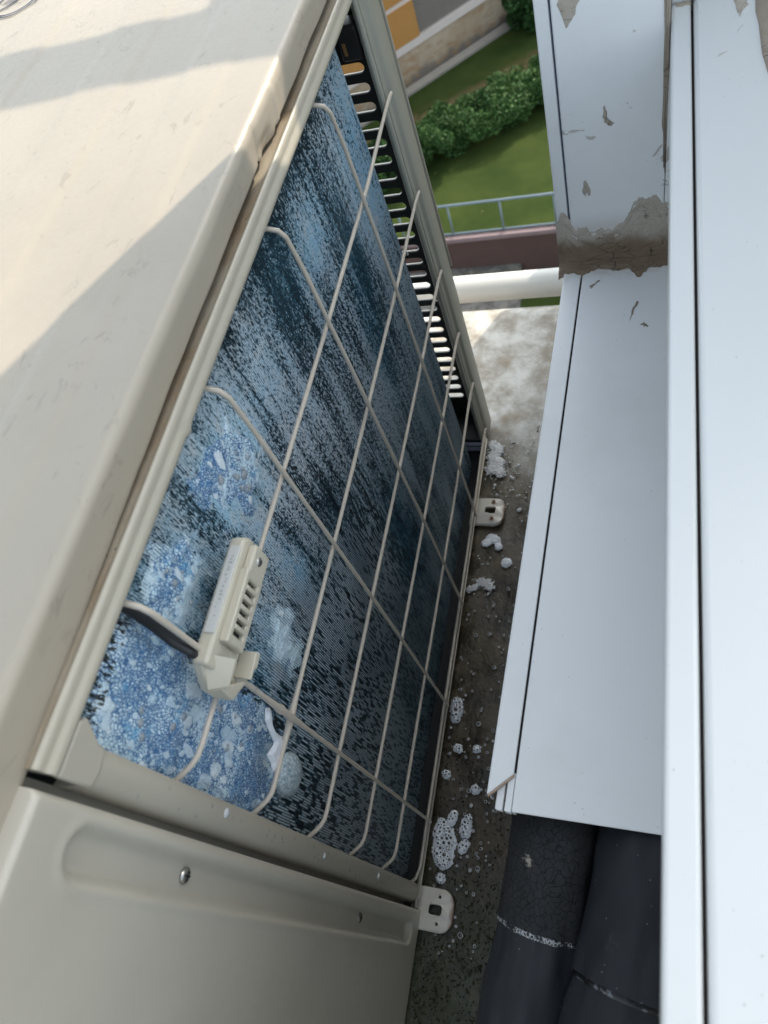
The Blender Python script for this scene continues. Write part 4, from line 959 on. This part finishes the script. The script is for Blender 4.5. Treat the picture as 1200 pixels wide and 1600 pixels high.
# ------------------------------------------------------------------ foam puddles on the ledge
def puddle(label, circles, nb, seed, name='foam_puddle', h=.0022, group='foam puddles on the wet ledge', br=(.0007, .0021), thin=False):
    r = np.random.default_rng(seed); C_ = np.array(circles); x0, y0 = (C_[:, :2]-C_[:, 2:3]).min(0)-.003; x1, y1 = (C_[:, :2]+C_[:, 2:3]).max(0)+.003
    st = max(.00035, (x1-x0)/110); X, Y = np.meshgrid(np.arange(x0, x1, st), np.arange(y0, y1, st), indexing='ij')
    f = np.zeros(X.shape)
    for cx, cy, cr in circles: f = f + np.exp(-(((X-cx)**2 + (Y-cy)**2)/cr**2)*1.6)
    d = f - .2 + (fbm(X*420, Y*420, seed, 4)-.5)*(.95 if thin else .30)
    hh = sstep(-.02, .45, d)*h*(.7+.6*fbm(X*300, Y*300, seed+2, 3)) - .0012*(d < .0)
    kv = d > -.06; keep = kv[:-1, :-1] & kv[1:, 1:] & kv[1:, :-1] & kv[:-1, 1:]
    m = MB(); m.grid(X, Y, hh + .0004, keep=keep)
    B = []
    tries = 0
    while len(B) < nb and tries < nb*60:
        tries += 1; cx, cy, cr = circles[r.integers(len(circles))]; a_ = r.uniform(0, 6.28); q = cr*.82*math.sqrt(r.uniform(0, 1)); bx = cx+q*math.cos(a_); by = cy+q*math.sin(a_); rr = r.uniform(*br)*(1.25 - .5*q/cr)
        if all((bx-b[0])**2 + (by-b[1])**2 > (rr+b[2]+.00025)**2 for b in B): B.append((bx, by, rr))
    for bx, by, rr in B:
        i = min(X.shape[0]-1, max(0, int((bx-x0)/st))); j = min(X.shape[1]-1, max(0, int((by-y0)/st))); z = max(hh[i, j], .0005) + .0003
        m.dome((bx, by, z), rr, rr*.55, 12, 3, mi=1)
        pts = [(bx+rr*math.cos(t), by+rr*math.sin(t), z+.0001) for t in np.linspace(0, 2*math.pi, 13)]; m.tube(pts, .00018+.10*rr, 5, cap=False, mi=0)
    o = m.build(name, [M['foam_thin'] if thin else M['foam'], M['bubble']], None, True); tag(o, label, 'foam', group); return o
puddle('largest white foam puddle full of dark bubbles beside the near mounting foot', [(.0110, -.0060, .0105), (.0155, -.0150, .0105), (.0130, -.0260, .0100), (.0165, -.0330, .0080), (.0080, .0040, .0050)], 95, 1, h=.003)
puddle('small foam puddle joined to the top right of the largest puddle', [(.0180, .0080, .0052), (.0200, .0150, .0045)], 9, 2, br=(.0007, .0014))
puddle('oval foam puddle with ten bubbles right of the largest puddle', [(.0345, .0060, .0060), (.0350, -.0020, .0055), (.0365, .0130, .0040)], 15, 3, br=(.0008, .0016))
puddle('trailing foam puddle below the oval one', [(.0340, -.0180, .0050), (.0365, -.0130, .0050)], 7, 4, br=(.0008, .0015))
puddle('round foam spot between the largest puddle and the near foot', [(.0150, -.0500, .0052)], 8, 5, br=(.0008, .0014))
puddle('foam clump hooked on the lower grille edge near the middle', [(.0065, .1290, .0070), (.0060, .1380, .0060), (.0070, .1200, .0055)], 22, 6, h=.005, br=(.0010, .0022))
puddle('round foam spot furthest down the row nearest the grille', [(.0050, .0560, .0050)], 7, 7, br=(.0008, .0014))
puddle('round foam spot near the mitred end of the trunking', [(.0400, .0440, .0052)], 6, 8, br=(.0008, .0014))
puddle('round foam spot at the edge of the trunking', [(.0360, .0880, .0048)], 7, 9, br=(.0007, .0013))
puddle('round foam spot under the wire grille corner', [(.0145, .0860, .0052)], 8, 10, br=(.0007, .0013))
puddle('curved white foam streak just below the far mounting foot', [(.0200, .3600, .0062), (.0140, .3520, .0055), (.0270, .3570, .0055), (.0310, .3470, .0050)], 3, 11, br=(.0006, .001), h=.0012)
puddle('white foam dab at the trunking edge below the far foot', [(.0440, .3250, .0065)], 1, 12, br=(.001, .0016), h=.0013)
puddle('branching white foam streak midway along the ledge', [(.0150, .2960, .0060), (.0080, .2880, .0050), (.0220, .2930, .0065), (.0000, .2840, .0045), (.0270, .2880, .0050)], 3, 13, br=(.0006, .001), thin=True, h=.0009)
puddle('spread white foam patch above the far mounting foot', [(.0080, .4700, .0100), (.0200, .4640, .0080), (.0060, .4880, .0090), (.0180, .4800, .0080), (.0040, .5080, .0080), (.0140, .5000, .0080)], 4, 14, br=(.0006, .0012), thin=True, h=.0009)
# scattered bubbles nobody could count
m = MB(); r = np.random.default_rng(5)
for _ in range(360):
    y = r.choice([r.uniform(-.12, .14), r.uniform(-.12, .14), r.uniform(.14, .34), r.uniform(.38, .52), r.uniform(.38, .52)]); x = r.uniform(.002, .066) if y < .36 else r.uniform(.0, .075)
    s = float(np.clip(r.lognormal(-7.0, .45), .0004, .0026)) * (1.1 if y > .38 else 1)
    m.dome((x, y, -.0006), s, s*.4, 9, 3, mi=(0 if r.random() < (.6 if y > .30 else .3) else 1))
    if s > .0009 and y < .35:
        pts = [(x+s*math.cos(t), y+s*math.sin(t), .0004) for t in np.linspace(0, 2*math.pi, 10)]; m.tube(pts, .00022+.09*s, 4, cap=False, mi=0)
o = m.build('scattered_bubbles', [M['foam_thin'], M['bubble']], None, True); tag(o, 'scattered small soap bubbles and froth over the wet ledge', 'bubbles', None, 'stuff')
# moss tufts and grit at the near end
m = MB()
for _ in range(2600):
    y = r.uniform(-.30, -.045) if r.random() < .8 else r.uniform(-.05, .1); x = r.uniform(-.01, .12); s = r.uniform(.0005, .0016); a_ = r.uniform(0, 6.28)
    m.add([(x-s, y, -.002), (x+s*.6, y-s, -.002), (x+s*.6, y+s, -.002), (x+s*.4*math.cos(a_), y+s*.4*math.sin(a_), -.0015+s*1.3)], [(0, 1, 3), (1, 2, 3), (2, 0, 3)])
n = NM('moss'); n.set(col=n.mix(n.noise(90, 4), (.012, .016, .006), (.085, .085, .045)), rough=.5); M['moss'] = n.m
o = m.build('moss_and_grit', M['moss'], None); tag(o, 'dark moss and grit on the near part of the ledge', 'moss', None, 'stuff')

# ------------------------------------------------------------------ insulated pipes
SCX, SCY, SCZ = .1420, -.0505, .322
n = NM('cracked_insulation'); e = n.vor(120, 'DISTANCE_TO_EDGE', vec=None); e2 = n.vor(260, 'DISTANCE_TO_EDGE')
wv = n.n('ShaderNodeVectorMath', operation='ADD'); nv = n.noise(60, 3, col=True); sc3 = n.n('ShaderNodeVectorMath', operation='SCALE'); n.l(nv, sc3.inputs[0]); sc3.inputs['Scale'].default_value = .012
n.l(n.co, wv.inputs[0]); n.l(sc3.outputs[0], wv.inputs[1])
e = n.vor(215, 'DISTANCE_TO_EDGE', vec=wv.outputs[0])
crack = n.math('MAXIMUM', n.ramp(e, .0, .05), n.ramp(n.noise(28, 3), .66, .50, .0, .35))
x, y, z = n.xyz()[0:3]
c = n.mix(crack, (.004, .004, .005), n.mix(n.noise(30, 4), (.020, .021, .023), (.045, .045, .046)))
wh = n.ramp(n.noise(45, 5, .7), .70, .76); c = n.mix(n.math('MULTIPLY', wh, .7), c, (.22, .22, .20))
ds_ = n.n('ShaderNodeVectorMath', operation='DISTANCE'); n.l(n.co, ds_.inputs[0]); ds_.inputs[1].default_value = (SCX, SCY, SCZ)
sc9 = n.ramp(n.math('ADD', ds_.outputs['Value'], n.math('MULTIPLY', n.math('SUBTRACT', n.noise(170, 4, .7), .5), .016)), .0075, .0045); c = n.mix(n.math('MULTIPLY', sc9, .8), c, (.50, .45, .37))
n.set(col=c, rough=.75, spec=.3); n.bump(crack, .6, .0012); M['insul_cracked'] = n.m
n = NM('insulation'); c = n.mix(n.noise(14, 4), (.015, .017, .021), (.037, .040, .046)); c = n.mix(n.math('MULTIPLY', n.ramp(n.noise(40, 5, .7, stretch=(1, .4, .4)), .62, .72), .5), c, (.10, .11, .12)); c = n.mix(n.ramp(n.vor(140), .07, .03), c, (.25, .25, .24)); n.set(col=c, rough=.62, spec=.35); n.bump(n.noise(90, 5), .35, .0012); M['insul'] = n.m
n = NM('flaky_white_glue'); k_ = n.ramp(n.vor(420, 'DISTANCE_TO_EDGE'), .05, .16); c = n.mix(n.math('MAXIMUM', k_, n.ramp(n.noise(110, 5, .7), .50, .58)), (.55, .56, .57), (.02, .02, .022)); n.set(col=c, rough=.6); M['glue'] = n.m
def bez(P, n_):
    P = [Vector(p) for p in P]; out = []
    for i in range(n_+1):
        t = i/n_; out.append(P[0]*(1-t)**3 + P[1]*3*t*(1-t)**2 + P[2]*3*t*t*(1-t) + P[3]*t**3)
    return out
def pipe(label, P, r, tA, white, nm='insulated_pipe'):
    pts = bez(P, 60); th = thing(nm, label, 'pipe', tuple(pts[30]), 'black insulated pipes leaving the trunking')
    k = int(60*tA)
    wob = lambda i, s: r*(1 + .035*(2*float(vnoise(i*.21, s, 5))-1))
    def rough(m):
        V = []
        ax = [Vector(p) for p in pts]
        for v in m.v:
            v = Vector(v); a_ = min(ax, key=lambda q: (q-v).length_squared); d_ = v-a_; t_ = math.atan2(d_.x, d_.z)
            V.append(tuple(v + d_.normalized()*(float(fbm(t_*2.2+20, v.y*28+9, 17, 4))-.5)*.0058))
        m.v = V; return m
    m = MB(); m.tube(pts[:k+1], [wob(i, 1) for i in range(k+1)], 64); rough(m); m.build('upper_sleeve', M['insul_cracked'] if white else M['insul'], th, True, sharp=60)
    m = MB(); m.tube(pts[k:], [wob(i, 7)*(.965) for i in range(k, 61)], 64); rough(m); m.build('lower_sleeve', M['insul'], th, True, sharp=60)
    m = MB(); a_, b_ = pts[k], pts[k+1]; d_ = (b_-a_).normalized()
    m.tube([a_ - d_*.0001, a_ + d_*.0012, a_ + d_*.0022, a_ + d_*.0036], [r*.99, r*1.006, r*.998, r*.960], 64, cap=False); rough(m); m.build('glue_seam', M['glue'] if white else M['seam'], th, True)
    return th
n = NM('dull_seam'); n.set(col=n.mix(n.ramp(n.noise(160, 4), .52, .6), (.006, .006, .007), (.14, .15, .17)), rough=.4); M['seam'] = n.m
pipe('thick black insulated pipe with cracked skin and a white glue seam', [(.166, .12, .297), (.163, -.03, .302), (.157, -.075, .292), (.128, -.235, .235)], .0290, .600, True)
pipe('smooth black insulated pipe partly hidden by the nearest trunking', [(.232, .10, .297), (.228, -.03, .306), (.212, -.085, .302), (.178, -.27, .262)], .0330, .64, False)
